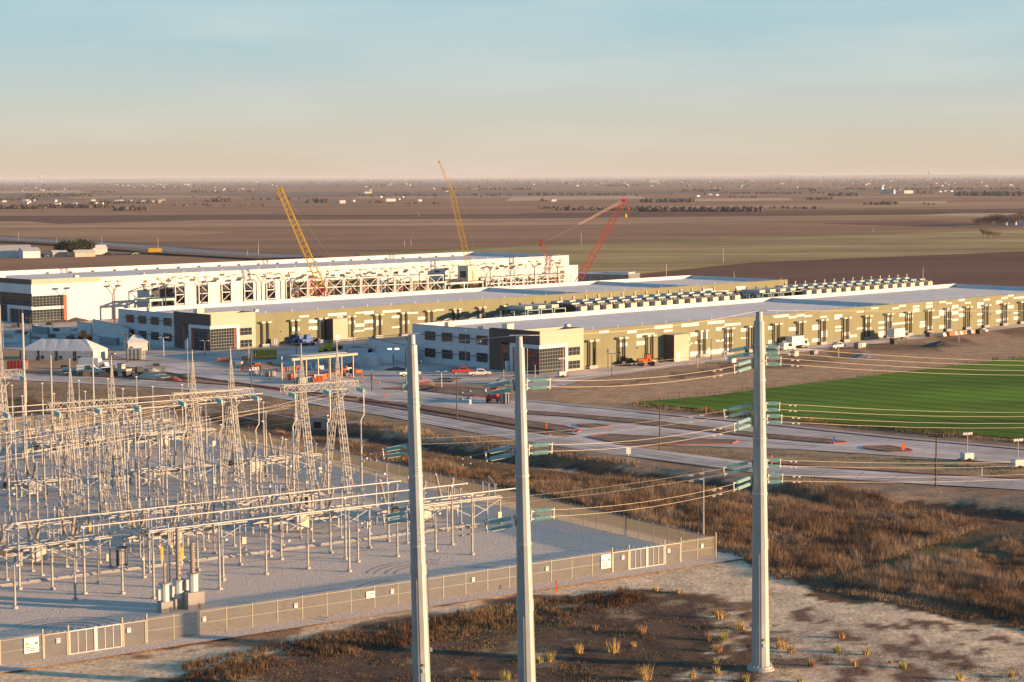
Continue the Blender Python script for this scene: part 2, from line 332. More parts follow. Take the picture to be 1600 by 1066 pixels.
field([(0, 362), (150, 358), (370, 362), (300, 368), (0, 371)], 'light'); field([(800, 307), (1000, 306), (1010, 311), (790, 314)], 'tan'); field([(1090, 310), (1230, 309), (1240, 313), (1080, 315)], 'tan')
field([(1400, 315), (1480, 314), (1478, 319), (1410, 319)], 'tan'); field([(1420, 337), (1500, 333), (1590, 333), (1580, 336), (1530, 339)], 'tan'); field([(1280, 308), (1600, 303), (1600, 306), (1300, 311)], 'light')
field([(540, 307), (800, 306), (800, 309), (560, 311)], 'light'); field([(430, 331), (700, 328), (860, 331), (800, 335), (430, 336)], 'mid'); field([(1000, 322), (1330, 318), (1600, 317), (1600, 322), (1010, 330)], 'light')
field([(1000, 290), (1300, 287), (1320, 290), (1010, 293)], 'red'); field([(200, 300), (430, 297), (440, 300), (220, 303)], 'mid'); field([(1280, 349), (1450, 346), (1600, 349), (1450, 354)], 'dark')
field([(560, 398), (800, 386), (1200, 372), (1600, 359), (2100, 342), (2100, 371), (1600, 393), (1180, 410), (920, 436), (600, 440)], 'olive')
field([(560, 397), (800, 385.2), (1200, 371), (1600, 358), (2100, 341), (2100, 342.5), (1600, 359.5), (1200, 372.6), (800, 386.6), (560, 399)], 'ygreen', 'field_verge')
field([(880, 444), (1180, 410), (1600, 393), (2100, 371), (2100, 462), (880, 475)], 'dark')
# highway behind the halls on the left
def strip(name, pts, width, m, z0, z1=None, kind='structure', parent=None):
    P_ = [Vector((p[0], p[1], 0)) for p in pts]; L_, R_ = [], []
    for i, p in enumerate(P_):
        d = (P_[min(i + 1, len(P_) - 1)] - P_[max(i - 1, 0)]).normalized(); nrm = Vector((-d.y, d.x, 0)) * width / 2
        L_.append(p + nrm); R_.append(p - nrm)
    mb = MB()
    for i in range(len(P_) - 1):
        q = [R_[i], R_[i + 1], L_[i + 1], L_[i]]
        if z1 is None: mb.sheet(q, z0)
        else: mb.prism(q, z0, z1)
    o = mb.build(name, m, parent)
    if parent is None: tag(o, kind=kind)
    return o
def smooth_px(pts, n=6):
    P_ = [G(*p) for p in pts]; out = []
    for i in range(len(P_) - 1):
        p0, p1, p2, p3 = P_[max(i - 1, 0)], P_[i], P_[i + 1], P_[min(i + 2, len(P_) - 1)]
        for k in range(n):
            t = k / n; out.append(.5 * ((2 * p1) + (p2 - p0) * t + (2 * p0 - 5 * p1 + 4 * p2 - p3) * t * t + (3 * p1 - p0 - 3 * p2 + p3) * t ** 3))
    return out + [P_[-1]]
M['asphalt'] = mat('asphalt', (.075, .072, .07), .9, 0, .2, .1); M['farroad'] = mat('pale_chipseal', (.26, .23, .2), .9, 0, .15, .05)
hw = smooth_px([(-200, 362), (0, 374.5), (150, 383), (300, 395), (400, 401), (470, 405)]); strip('highway', hw, 26, 'farroad', 1.2); strip('highway_verge', hw, 60, F['grey'], 1.15)
strip('farm_track', smooth_px([(180, 398), (250, 397), (300, 395)]), 8, 'farroad', 1.25)

# ---- site: pads, roads, islands, kerbs
def site_mat(name, c, rough=.85):
    return mat(name, c, rough, 0, .28, .09, .15, .2, 10)
M['road'] = site_mat('site_road_concrete', (.70, .555, .44)); M['lot'] = site_mat('dusty_lot_concrete', (.54, .45, .37)); M['gravel'] = mat('yard_gravel', (.70, .56, .43), .95, 0, .17, 4.5, .35, .1, 10)
def pad(name, pts, z, m='lot'): return tag(MB().sheet(poly(pts), z).build(name, m), kind='structure')
pad('site_lot', [(-400, 500), (0, 497), (145, 500), (200, 500), (340, 535), (420, 530), (620, 510), (645, 545), (850, 578), (912, 572), (1100, 553), (1100, 567), (912, 594), (860, 606), (760, 602), (660, 600), (560, 596), (420, 582), (330, 574), (200, 560), (130, 552), (0, 545), (-400, 545)], .04)
pad('hall_apron', [(850, 592), (912, 577), (1250, 541), (1600, 504), (2100, 452), (2100, 459), (1600, 511), (1250, 551), (1000, 580), (920, 592), (880, 603)], .06, 'road')
pad('lower_road', [(-200, 576), (45, 584), (200, 592), (400, 606), (600, 636), (800, 671), (930, 691), (1200, 726), (1400, 739), (1600, 750), (2100, 778), (2100, 796), (1600, 766), (1400, 754), (1200, 742), (930, 706), (800, 687), (600, 650), (400, 617), (200, 603), (45, 595), (-200, 588)], .05, 'road')
pad('upper_road', [(150, 563), (300, 566), (420, 576), (560, 594), (620, 600), (680, 604), (660, 612), (760, 622), (820, 627), (1000, 645), (1200, 664), (1400, 685), (1600, 703), (2100, 752), (2100, 775), (1600, 726), (1420, 714), (1250, 703), (1100, 698), (960, 694), (900, 700), (840, 690), (905, 680), (850, 671), (760, 656), (640, 634), (560, 621), (480, 612), (400, 602), (300, 588), (230, 577), (150, 568)], .07, 'road')
pad('sidewalk', [(800, 623.5), (1000, 643), (1200, 662), (1400, 683), (1600, 701), (2100, 750), (2100, 754), (1600, 704), (1400, 685.4), (1200, 664.5), (1000, 645.3), (800, 626)], .16, 'concrete')
island_soil = mat('island_soil', (.28, .20, .12), .95, 0, .3, .4, .4, .1, 8)
def island(pts):
    P_ = poly(pts); c = sum(P_, Vector()) / len(P_)
    o = MB().prism(P_, .02, .2).build('road_island', island_soil); tag(o, kind='structure')
    mb = MB()
    for i in range(len(P_)):
        p, q = P_[i], P_[(i + 1) % len(P_)]; d = (q - p).normalized(); nr = Vector((d.y, -d.x, 0))
        if nr.dot(c - p) > 0: nr = -nr
        mb.prism([p, q, q + nr * .5, p + nr * .5], .03, .24)
    k = mb.build('kerb', 'redkerb', o); return P_
ISL = [island([(820, 643), (900, 649), (1000, 657), (1180, 678), (1290, 688), (1322, 692.5), (1300, 694), (1180, 683.5), (1000, 663), (900, 653), (822, 648)]),
       island([(560, 626), (640, 636), (780, 660), (850, 671), (898, 676), (905, 674), (880, 667), (800, 656), (700, 640), (620, 630)]),
       island([(905, 664.5), (930, 664), (952, 667.5), (930, 669), (908, 667.5)]),
       island([(922, 684), (950, 680), (1040, 685), (1150, 690), (1140, 694), (1040, 695), (960, 692)]),
       island([(1352, 699), (1385, 698), (1418, 703), (1422, 706), (1390, 706.5), (1355, 702)]),
       island([(600, 608), (650, 604), (720, 606), (780, 612), (790, 620), (740, 620), (660, 611)])]
for pts in ([(45, 583.5), (200, 591.5), (400, 605.5), (500, 620), (600, 635.5), (800, 670.5), (860, 680)], [(1180, 723), (1400, 738.5), (1600, 749.5), (2100, 777)], [(230, 578), (300, 589), (400, 602.6), (480, 612.5), (560, 622)], [(1000, 646), (1200, 665), (1400, 686), (1600, 704), (2100, 753)]):
    strip('road_kerb', smooth_px(pts), .5, 'redkerb', .02, .2)
# wheel tracks polished and dirtied into the concrete, and sawn joints
M['wheeltrack'] = mat('dirty_wheel_track', (.60, .475, .375), .8, 0, .35, .2); M['joint'] = mat('sawn_joint', (.33, .28, .24), .9, 0, .1)
lanes = [[(45, 588), (200, 596), (400, 610), (600, 641), (800, 677), (930, 697), (1200, 732), (1400, 745), (1600, 757), (1900, 774)], [(45, 591), (200, 600), (400, 614), (600, 646), (800, 683), (930, 702), (1200, 738), (1400, 750.5), (1600, 762), (1900, 780)], [(700, 617), (820, 634), (1000, 650), (1200, 670), (1400, 691), (1600, 709), (1900, 738)], [(560, 604), (700, 625), (820, 638), (1000, 653), (1200, 674), (1400, 695), (1600, 713), (1900, 742)], [(880, 662), (1000, 671), (1150, 687), (1300, 699), (1420, 709), (1600, 720)], [(860, 676), (930, 673), (1040, 678), (1180, 692), (1290, 700)], [(240, 573), (400, 590), (560, 608), (640, 624), (760, 646)]]
for ln in lanes:
    pts = smooth_px(ln)
    for off in (-.9, .9):
        sh = [p + Vector((-(q - p).normalized().y, (q - p).normalized().x, 0)) * off for p, q in zip(pts[:-1], pts[1:])]
        strip('wheel_track', sh, .55, 'wheeltrack', .085)
def joints(ln, half, step):
    pts = smooth_px(ln, 10); acc = 0; mb = MB()
    for p, q in zip(pts[:-1], pts[1:]):
        acc += (q - p).length
        if acc > step:
            acc = 0; d = (q - p).normalized(); nr = Vector((-d.y, d.x, 0)); a, b = p + nr * half, p - nr * half; mb.add([(a.x, a.y, .081), (b.x, b.y, .081), (b.x + d.x * .14, b.y + d.y * .14, .081), (a.x + d.x * .14, a.y + d.y * .14, .081)], [(0, 1, 2, 3)])
    tag(mb.build('road_joint', 'joint'), kind='structure')
joints([(45, 589.5), (200, 598), (400, 612), (600, 643), (800, 679), (930, 699), (1200, 734), (1400, 747), (1600, 759), (1900, 776)], 3.6, 5.0)
joints([(820, 636), (1000, 652), (1200, 672), (1400, 693), (1600, 711), (1900, 740)], 4.5, 5.0)
# green wheat field
gf = [(985, 630), (1010, 627.5), (1100, 620), (1250, 601), (1400, 583), (1600, 559), (2100, 500), (2100, 720), (1600, 687), (1420, 672), (1250, 656), (1100, 640)]
tag(MB().sheet(poly(gf), .10).build('green_field', F['green']), kind='structure')
# substation gravel pad, inside and a little outside the fence
yard = [S(-2.5, -3), S(140, -3), S(140, 176), S(-2.5, 176)]
tag(MB().sheet(yard, .10).build('gravel_yard', 'gravel'), kind='structure')
GZ = .10
# ploughed tyre arcs in the yard gravel
M['track'] = mat('turned_gravel', (.34, .31, .29), .95, 0, .25, .7, .4, .1, 8)
def arc_track(s0, t0, r, a0, a1):
    for off in (0, 1.1, 2.4, 3.4):
        pts = []
        for k in range(15):
            a = a0 + (a1 - a0) * k / 14; pts.append(S(s0 + (r + off) * math.cos(a), t0 + (r + off) * math.sin(a)))
        strip('tyre_track', pts, .28, 'track', GZ + .012)
for a in ((50, 3, 5, -.6, 1.9), (61, 2, 4, -.3, 1.4), (41, 5, 4, -.2, 1.7), (82, 10, 3, 1.0, 3.4), (88, 16, 9, -1.5, -.2), (34, 12, 5, .6, 2.2), (66, 6, 4, 2.2, 3.8)): arc_track(*a)
# ================================================================ DATA HALLS
UA = R(46.3); U = Vector((math.sin(UA), math.cos(UA), 0)); W_ = Vector((-math.cos(UA), math.sin(UA), 0)); URZ = math.atan2(U.y, U.x)
C1, C2, C3 = Vector((6.7, 467.3, 0)), Vector((-84, 534, 0)), Vector((-160, 640, 0))
def hit(C, px, py, off=0.0):
    """where the sight line meets the long wall (off metres behind it): distance along the wall, height"""
    d = Vector(ray(px, py)); n = W_; p0 = C + W_ * off - Vector((0, 0, CAM_H))
    t = p0.dot(n) / d.dot(n); q = d * t + Vector((0, 0, CAM_H)) - C
    return q.dot(U), q.z
def along(C, px, off=0.0, z=5.0):
    lo, hi = -300.0, 600.0
    cp, sp = math.cos(PITCH), math.sin(PITCH)
    for _ in range(40):
        m = (lo + hi) / 2; q = C + U * m + W_ * off; dz = z - CAM_H
        dep = q.y * cp - dz * sp; up = q.y * sp + dz * cp
        if 800 + FPX * (q.x * math.cos(ROLL) - up * math.sin(ROLL)) / dep < px: lo = m
        else: hi = m
    return lo
def Z8(ox, oy, sc, rects): return [(ox + a / sc, ox + b / sc, oy + c / sc, oy + d / sc) for a, b, c, d in rects]
P1 = Z8(800, 420, 4, [(545, 605, 390, 405), (720, 778, 390, 405), (778, 890, 410, 432), (778, 835, 455, 480), (890, 1003, 358, 378), (948, 1003, 383, 397), (662, 720, 465, 490), (1058, 1167, 345, 365), (1113, 1165, 400, 425), (1165, 1222, 395, 443), (1060, 1112, 430, 455), (1113, 1165, 460, 473), (1058, 1112, 478, 490), (1113, 1380, 520, 550), (1222, 1328, 330, 348), (1275, 1328, 367, 388), (1328, 1430, 345, 360), (1328, 1380, 405, 430), (1275, 1328, 445, 457), (1328, 1380, 460, 473), (1430, 1480, 373, 395), (1430, 1480, 430, 440)]) + \
     Z8(1200, 420, 4, [(35, 130, 292, 308), (130, 178, 298, 312), (180, 228, 286, 300), (228, 275, 292, 303), (0, 32, 360, 382), (130, 180, 368, 390), (275, 325, 352, 385), (325, 370, 298, 308), (415, 463, 288, 318), (325, 370, 390, 430), (0, 32, 447, 468), (32, 85, 465, 490), (190, 228, 448, 478), (275, 325, 438, 460), (418, 465, 360, 372), (418, 465, 383, 393), (463, 510, 398, 420), (555, 600, 265, 275), (645, 690, 243, 255), (555, 600, 370, 380), (600, 645, 318, 340), (600, 645, 370, 383), (510, 555, 415, 430), (690, 733, 330, 345), (690, 733, 365, 378), (690, 735, 392, 428), (735, 775, 305, 330), (735, 775, 375, 390), (777, 820, 243, 255), (820, 862, 228, 240), (820, 862, 280, 300), (777, 862, 340, 352), (820, 862, 380, 402), (862, 905, 290, 310), (862, 905, 330, 342), (905, 945, 232, 243), (905, 945, 250, 272), (988, 1028, 212, 222), (988, 1028, 228, 245), (948, 988, 330, 340), (948, 988, 345, 368), (988, 1028, 360, 380), (1028, 1070, 300, 312), (1070, 1112, 205, 215), (1070, 1112, 258, 295), (1070, 1112, 355, 375), (1112, 1150, 213, 222), (1150, 1190, 228, 248), (1150, 1190, 265, 288), (1112, 1150, 258, 270), (1112, 1150, 310, 320), (1190, 1230, 190, 205), (1190, 1230, 245, 262), (1190, 1230, 282, 303), (1150, 1190, 315, 327), (1230, 1268, 210, 220), (1308, 1348, 212, 248), (1348, 1388, 190, 200), (1308, 1345, 280, 292), (1308, 1345, 320, 335), (1308, 1345, 345, 355), (1425, 1463, 200, 222), (1425, 1463, 260, 282), (1460, 1498, 178, 190), (1425, 1460, 315, 332), (1498, 1535, 163, 175), (1498, 1535, 230, 250), (1535, 1600, 178, 190), (1535, 1575, 273, 283), (1535, 1575, 300, 320), (1460, 1500, 310, 325)])
P2 = Z8(400, 423, 4, [(270, 330, 282, 294), (330, 447, 307, 328), (330, 390, 350, 372), (215, 270, 355, 380), (448, 565, 268, 285), (505, 565, 288, 298), (565, 620, 315, 335), (620, 677, 260, 270), (677, 735, 255, 275), (677, 735, 310, 330), (620, 677, 333, 352), (600, 677, 375, 385), (677, 735, 360, 370), (735, 790, 310, 345), (790, 903, 250, 265), (848, 903, 282, 298), (903, 1012, 265, 275), (1010, 1068, 290, 308), (848, 903, 350, 360), (903, 957, 315, 335), (1120, 1175, 243, 252), (1175, 1230, 300, 320), (1230, 1283, 255, 265), (1335, 1383, 290, 312), (1385, 1435, 265, 288), (1490, 1540, 280, 300)]) + [(1098, 1116, 452, 455), (1120, 1138, 455, 459), (1150, 1165, 448, 453), (1160, 1175, 456, 461), (1012, 1030, 463, 466), (930, 945, 468, 472), (990, 1004, 463, 467)]
P3 = Z8(200, 372, 8, [(190, 235, 530, 560), (315, 385, 495, 503), (190, 310, 600, 612), (390, 465, 560, 590), (190, 235, 635, 660), (315, 385, 633, 660), (470, 540, 520, 550), (545, 613, 483, 497), (618, 688, 498, 512), (695, 765, 480, 492), (770, 840, 510, 540), (618, 690, 552, 570), (1065, 1135, 495, 530), (1142, 1207, 447, 475), (1215, 1280, 478, 490), (1287, 1355, 458, 470), (1360, 1428, 488, 518), (1215, 1280, 530, 542), (1500, 1572, 448, 462), (995, 1060, 537, 552)]) + \
     Z8(400, 401, 8, [(135, 205, 200, 215), (210, 280, 215, 230), (62, 130, 238, 262), (210, 280, 263, 277), (430, 495, 190, 203), (358, 425, 225, 255), (567, 635, 220, 247), (635, 703, 182, 195), (497, 563, 255, 277), (705, 770, 195, 208), (705, 770, 245, 268), (870, 910, 210, 235), (980, 1045, 168, 182), (1118, 1182, 195, 222), (1050, 1113, 232, 252), (1320, 1383, 155, 168), (1250, 1318, 220, 245), (1453, 1512, 150, 162), (1385, 1452, 185, 215), (1517, 1580, 213, 238)]) + \
     Z8(600, 380, 8, [(115, 175, 318, 328), (180, 242, 298, 307), (245, 307, 325, 355), (115, 175, 365, 390), (0, 45, 340, 365), (505, 565, 318, 343), (440, 500, 352, 375), (567, 627, 283, 295), (632, 690, 297, 308), (697, 752, 278, 290), (632, 692, 343, 370), (567, 628, 378, 390), (757, 815, 308, 333), (880, 940, 270, 280), (835, 875, 365, 375), (632, 750, 388, 400), (697, 750, 435, 447), (945, 1000, 330, 355), (1005, 1062, 297, 320), (880, 942, 395, 420), (1068, 1128, 263, 272), (945, 1000, 375, 388), (870, 940, 443, 455), (1135, 1190, 275, 288), (1195, 1255, 258, 270), (567, 632, 460, 500), (695, 755, 465, 550), (757, 800, 400, 425), (835, 880, 455, 490), (1255, 1312, 288, 312), (1440, 1497, 278, 303), (1380, 1437, 312, 330), (1562, 1600, 257, 270), (1562, 1600, 308, 325)]) + \
     Z8(760, 379, 8, [(160, 215, 278, 303), (100, 157, 313, 330), (280, 335, 258, 270), (280, 335, 305, 327), (398, 455, 265, 292), (632, 687, 257, 283), (865, 917, 245, 270), (978, 1035, 208, 220), (978, 1035, 270, 297), (690, 745, 315, 325), (750, 805, 325, 340), (865, 975, 303, 317), (580, 630, 290, 305), (700, 745, 375, 387), (640, 803, 392, 430), (855, 915, 383, 395), (920, 975, 352, 460), (975, 1035, 392, 445), (755, 803, 462, 487), (640, 715, 515, 530)])
def window(root, face, a0, a1, z0, z1, cols, rows, name='window', fin=True):
    """a window in a wall: face 'x' lies in the plane x=0 facing -x, face 'y' in the plane y=0 facing -y"""
    put = (lambda mb, p0, p1, a, b, c, d: mb.box(p0, p1, a, b, c, d)) if face == 'x' else (lambda mb, p0, p1, a, b, c, d: mb.box(a, b, p0, p1, c, d))
    off = WOFF[0]
    g = put(MB(), off - .03, off + .02, a0, a1, z0, z1).build(name, 'glass', root)
    fr = MB()
    for k in range(cols + 1):
        x = a0 + (a1 - a0) * k / cols; put(fr, off - .09, off - .032, x - .05, x + .05, z0, z1)
    for k in range(rows + 1):
        z = z0 + (z1 - z0) * k / rows; put(fr, off - .11, off - .032, a0, a1, z - .05, z + .05)
    fr.build('window_frame', 'frame', g)
    if fin:
        f = MB(); put(f, off - .75, off - .12, a0 - 1.1, a1 + 1.1, z0 + (z1 - z0) * .62, z0 + (z1 - z0) * .62 + .1); f.build('sunshade', 'frame', g)
    return g
WOFF = [0.0]
def boxp(name, m, root, *b): return MB().box(*b).build(name, m, root)
def hall(C, L, W, H, HB, panels, pairs, label, roof_div, vest, office_windows, red=False):
    r = empty('data_hall', C, URZ, label, 'building')
    BW, BL, T = 17.0, 15.0, .35                      # office block along y and along x
    boxp('wall', 'olive', r, BL, L, 0, T, 0, H); boxp('wall', 'white', r, 0, L, W - T, W, 0, H); boxp('wall', 'olive', r, L - T, L, T, W - T, 0, H)
    wl_ = boxp('wall', 'white', r, 0, T, BW, W - T, 0, H)
    rf = boxp('roof', 'roof', r, T, L - T, T, W - T, H - 1.5, H - 1.15)
    boxp('parapet_lining', 'white', rf, T, L - T, W - T - .12, W - T, H - 1.15, H - .02); boxp('coping', 'frame', rf, BL, L, -.06, T + .06, H, H + .08); boxp('coping', 'white', rf, 0, L, W - T - .16, W + .06, H, H + .08)
    boxp('coping', 'frame', rf, -.06, T + .06, BW, W - T - .16, H, H + .08)
    if roof_div:
        for x in roof_div: boxp('dividing_parapet', 'white', rf, x, x + .4, T, W - T - .12, H - 1.15, H - .05)
    boxp('end_lining', 'white', rf, L - T - .12, L - T, T, W - T - .12, H - 1.15, H - .02)
    for k in range(26):                              # lightning rods and roof drains along the edge
        MB().tube((BL + 4 + k * (L - BL - 8) / 25, .15, H + .08), (BL + 4 + k * (L - BL - 8) / 25, .15, H + .75), .05, n=4).build('lightning_rod', 'alu', rf)
    seam = mat('roof_seam', (.40, .39, .40), .8, 0, .1, .1)
    mb = MB()
    for k in range(1, 9): mb.box(T + .2, L - T - .3, W * k / 9, W * k / 9 + .12, H - 1.148, H - 1.13)
    mb.build('membrane_seam', seam, rf)
    for (x, y, sx_, sy_, h) in ((6, 40, 2.2, 1.6, 1.6), (12, 24, 2.4, 2, 1.7), (9, 31, 1, 1, .9), (30, 20, 1.2, 1.2, .8)):
        boxp('rooftop_unit', 'beige', rf, x, x + sx_, y, y + sy_, H - 1.15, H - 1.15 + h)
    # office block at the corner
    boxp('office_wall', 'brown', r, -.45, -.15, -.45, BW, 7.1, HB); boxp('office_wall', 'tan', r, -.15, BL, -.45, -.12, 7.1, HB); boxp('office_wall', 'tan', r, 9.0, BL, -.45, -.12, 0, 7.1)
    boxp('office_wall', 'brown', r, -.45, -.15, 13.2, BW, 0, 7.1); boxp('office_wall', 'tan', r, BL - .3, BL, -.12, 6, H - 1, HB); boxp('office_wall', 'tan', r, -.15, BL - .3, 5.8, 6, H - 1, HB); boxp('office_roof', 'roof', r, -.15, BL - .3, -.12, 5.8, HB - .9, HB - .7)
    boxp('office_wall', 'brown', r, -.45, -.15, BW, BW + .5, 0, HB - .2); boxp('office_core', 'dark', r, .6, BL - .4, .5, BW - .2, 0, H - 1.55)
    boxp('white_portal', 'white', r, -.9, -.46, 8.6, 9.6, 0, 6.2); boxp('white_portal', 'white', r, -.9, -.46, -.9, 9.6, 6.2, 7.1); boxp('white_portal', 'white', r, -.46, 9.0, -.9, -.46, 6.2, 7.1); boxp('white_portal', 'white', r, 8.1, 9.0, -.9, -.46, 0, 6.2); boxp('white_portal', 'white', r, -.46, 8.1, -.46, -.12, 6.2, 7.1)
    boxp('rust_panel', 'rust', r, -.62, -.3, 7.4, 8.6, 0, 6.2); boxp('rust_panel', 'rust', r, 7.5, 8.1, -.62, -.3, 0, 6.2); boxp('rust_panel', 'rust', r, -.5, -.3, 12.2, 13.2, 0, 6.6)
    WOFF[0] = -.5; window(r, 'x', -.5, 7.4, .1, 6.2, 9, 7, 'curtain_wall', False); window(r, 'y', -.5, 7.5, .1, 6.2, 9, 7, 'curtain_wall', False)
    WOFF[0] = -.4; window(r, 'x', 9.6, 12.2, .1, 6.6, 3, 6, 'curtain_wall', False); boxp('entrance', 'white', r, -1.6, -.5, 9.8, 10.6, 0, 2.6)
    WOFF[0] = -.48; window(r, 'y', 9.6, 13.6, 3.9, 5.9, 3, 2, fin=False); window(r, 'y', 9.6, 13.6, .5, 2.5, 3, 2, fin=False)
    WOFF[0] = 0.0
    for k, y in enumerate(office_windows):
        for j, z in enumerate((1.6, 6.0)):
            g = window(r, 'x', y, y + 4.0, z, z + 2.2, 4, 3)
            if red and k == len(office_windows) - 1 and j == 1: boxp('red_panel', 'red', g, -.2, -.13, y + 1.3, y + 4.0, z, z + 2.2)
    for k in range(1, 5): boxp('wall_joint', 'offwhite', wl_, -.025, -.003, BW + k * 6.1, BW + k * 6.1 + .06, 0, H)
    # white cladding panels on the long olive wall, each its own piece
    for (x0, x1, y0, y1) in panels:
        a0, zt = hit(C, x0, y0); a1, _ = hit(C, x1, y0); _, zb = hit(C, x0, y1)
        a0, a1 = max(a0, BL + .1), min(a1, L - .2); zt, zb = min(zt, H - .12), max(zb, .1)
        if a1 - a0 > .5 and zt - zb > .15: boxp('white_panel', 'white', r, a0, a1, -.035, -.003, zb, zt)
    jb = mat('panel_joint', (.15, .12, .07), .8, 0, 0)
    for k in range(int((L - BL) / 7.4)):
        x = BL + 7.4 * (k + 1)
        if x < L - 1: boxp('panel_joint', jb, r, x - .035, x + .035, -.012, -.002, 0, H - .01)
    for px in pairs:                                  # pairs of black ducts with pale hoods
        a = along(C, px, -.5, 5)
        if not BL + 1 < a < L - 2: continue
        for s_ in (-1.05, 1.05):
            d = MB().box(a + s_ - .17, a + s_ + .17, -.62, -.28, 0, 6.9).build('duct', 'black', r)
            MB().box(a + s_ - .75, a + s_ + .6, -1.3, -.2, 6.9, 7.35).build('duct_hood', 'beige', d)
        boxp('duct_cabinet', 'grey', r, a - 1.5, a + 1.5, -1.0, -.2, 0, .9)
    a0, a1, dep, hv = vest
    v = boxp('vestibule', 'tan', r, a0, a1, -dep, -.04, 0, hv); boxp('vestibule_shade_side', 'brown', v, a0 - .06, a0 - .003, -dep, -.04, 0, hv); boxp('door', 'white', v, a0 + .8, a0 + 2.2, -dep - .05, -dep - .003, 0, 2.3)  # dark brown sheet paints shade onto the vestibule's left side
    for px in (1005, 1105, 1248) if C is C1 else (455, 518):
        a = along(C, px, 0, 1); boxp('door', 'offwhite', r, a, a + 1.1, -.08, -.04, 0, 2.3)
    for k in range(int((L - 20) / 11)):
        a = 24 + k * 11; MB().box(a, a + .35, -.3, -.04, 4.0, 4.25).build('wall_light', 'dark', r)
    return r
pairs1 = [926, 972, 1016, 1098, 1139, 1174, 1214, 1251, 1286, 1322, 1355, 1389, 1421, 1452, 1482, 1512, 1541, 1570, 1597, 1622]
pairs2 = [415, 460, 504, 548, 591, 632, 672, 713, 752, 791]
hall(C1, 252, 47.5, 9.8, 10.5, P1, pairs1, 'nearest olive hall with white panels, two storey glass corner office facing the road', [149], (45.5, 51.3, 3.6, 7.0), [18.6, 25.2, 31.8, 38.4])
hall(C2, 258, 47.5, 9.6, 10.3, P2, pairs2, 'middle olive hall in half shade, with a red panel in its white office wall', [150, 205], (40.5, 46, 3.6, 7.0), [19.5, 26.0, 32.5, 39.0], True)
# low screen walls left of the offices
for (p, q, h, lab) in (((576, 553), (645, 569), 4.4, 'white screen wall left of the nearest hall'), ((145, 522), (200, 537), 4.6, 'white screen wall left of the middle hall with the red panel'), ((121, 519), (142, 522), 3.2, 'short white wall before the farthest white hall'), ((543, 556), (575, 556), 2.2, 'short low white wall beside the yard between the near halls')):
    a, b = G(*p), G(*q); d = b - a; r = empty('screen_wall', a, math.atan2(d.y, d.x), lab, 'wall'); boxp('wall', 'white', r, 0, d.length, 0, .4, 0, h); boxp('coping', 'frame', r, -.05, d.length + .05, -.05, .45, h, h + .08)
# ---- the farthest, tallest hall
H3, L3, W3 = 14.8, 255.0, 60.0
r = empty('data_hall', C3, URZ, 'farthest and tallest white hall with olive patches and a dark glass office', 'building')
boxp('wall', 'white', r, 43, L3, 0, .35, 0, H3); boxp('wall', 'white', r, 26, 43, -.3, .05, 0, H3 - .2); boxp('wall', 'white', r, 0, L3, W3 - .35, W3, 0, H3); boxp('wall', 'white', r, L3 - .35, L3, .35, W3 - .35, 0, H3); boxp('wall', 'white', r, 0, .35, 30, W3 - .35, 0, H3)
rf = boxp('roof', 'roof', r, .35, L3 - .35, .35, W3 - .35, H3 - 1.9, H3 - 1.5); boxp('parapet_lining', 'white', rf, .35, L3 - .35, W3 - .5, W3 - .35, H3 - 1.5, H3 - .02); boxp('end_lining', 'white', rf, L3 - .5, L3 - .35, .35, W3 - .5, H3 - 1.5, H3 - .02)
boxp('coping', 'frame', rf, 43, L3, -.06, .4, H3, H3 + .08); boxp('coping', 'white', rf, 0, L3, W3 - .55, W3 + .06, H3, H3 + .08)
for k in range(22): boxp('roof_drain', 'dark', rf, 40 + k * 9.6, 40.5 + k * 9.6, W3 - 1.3, W3 - .6, H3 - 1.5, H3 - 1.0)
for k in range(26): MB().tube((44 + k * 8.2, .15, H3 + .08), (44 + k * 8.2, .15, H3 + .8), .05, n=4).build('lightning_rod', 'alu', rf)
boxp('rooftop_unit', 'white', rf, 3, 9, 34, 40, H3 - 1.5, H3 + .9); boxp('rooftop_unit', 'white', rf, 20, 21.5, 6, 7.5, H3 - 1.5, H3 + .4)
boxp('office_wall', 'white', r, -.4, 26, -.5, -.1, 9.2, H3 - 1.7); boxp('office_wall', 'tan', r, -.4, 26, -.55, -.1, H3 - 1.7, H3); boxp('office_wall', 'white', r, 12.5, 26, -.5, -.1, 0, 9.2); boxp('office_wall', 'brown', r, -.75, -.41, -.55, 30, H3 - 1.7, H3); boxp('office_wall', 'white', r, -.7, -.41, -.5, 30, 10.0, H3 - 1.7)
boxp('office_core', 'dark', r, .8, 25, .7, 29.5, 0, H3 - 2); boxp('rust_panel', 'rust', r, 11.2, 12.5, -.7, -.2, 0, 9.2); boxp('white_band', 'white', r, -.6, 11.2, -.75, -.3, 4.6, 5.6); boxp('white_band', 'white', r, -.85, -.4, -.75, 14, 4.6, 5.8); boxp('white_band', 'white', r, -.85, -.4, 14, 15.5, 0, 5.8); boxp('rust_panel', 'rust', r, -.7, -.3, 13, 14, 0, 4.6)
WOFF[0] = -.45
window(r, 'y', -.3, 11.2, 5.6, 9.2, 9, 4, 'curtain_wall', False); window(r, 'y', -.3, 11.2, .1, 4.6, 9, 5, 'curtain_wall', False); window(r, 'x', -.3, 30, 5.8, 10, 18, 4, 'curtain_wall', False); window(r, 'x', -.3, 13, .1, 4.6, 9, 5, 'curtain_wall', False); window(r, 'x', 15.5, 30, .1, 5.7, 10, 5, 'curtain_wall', False)
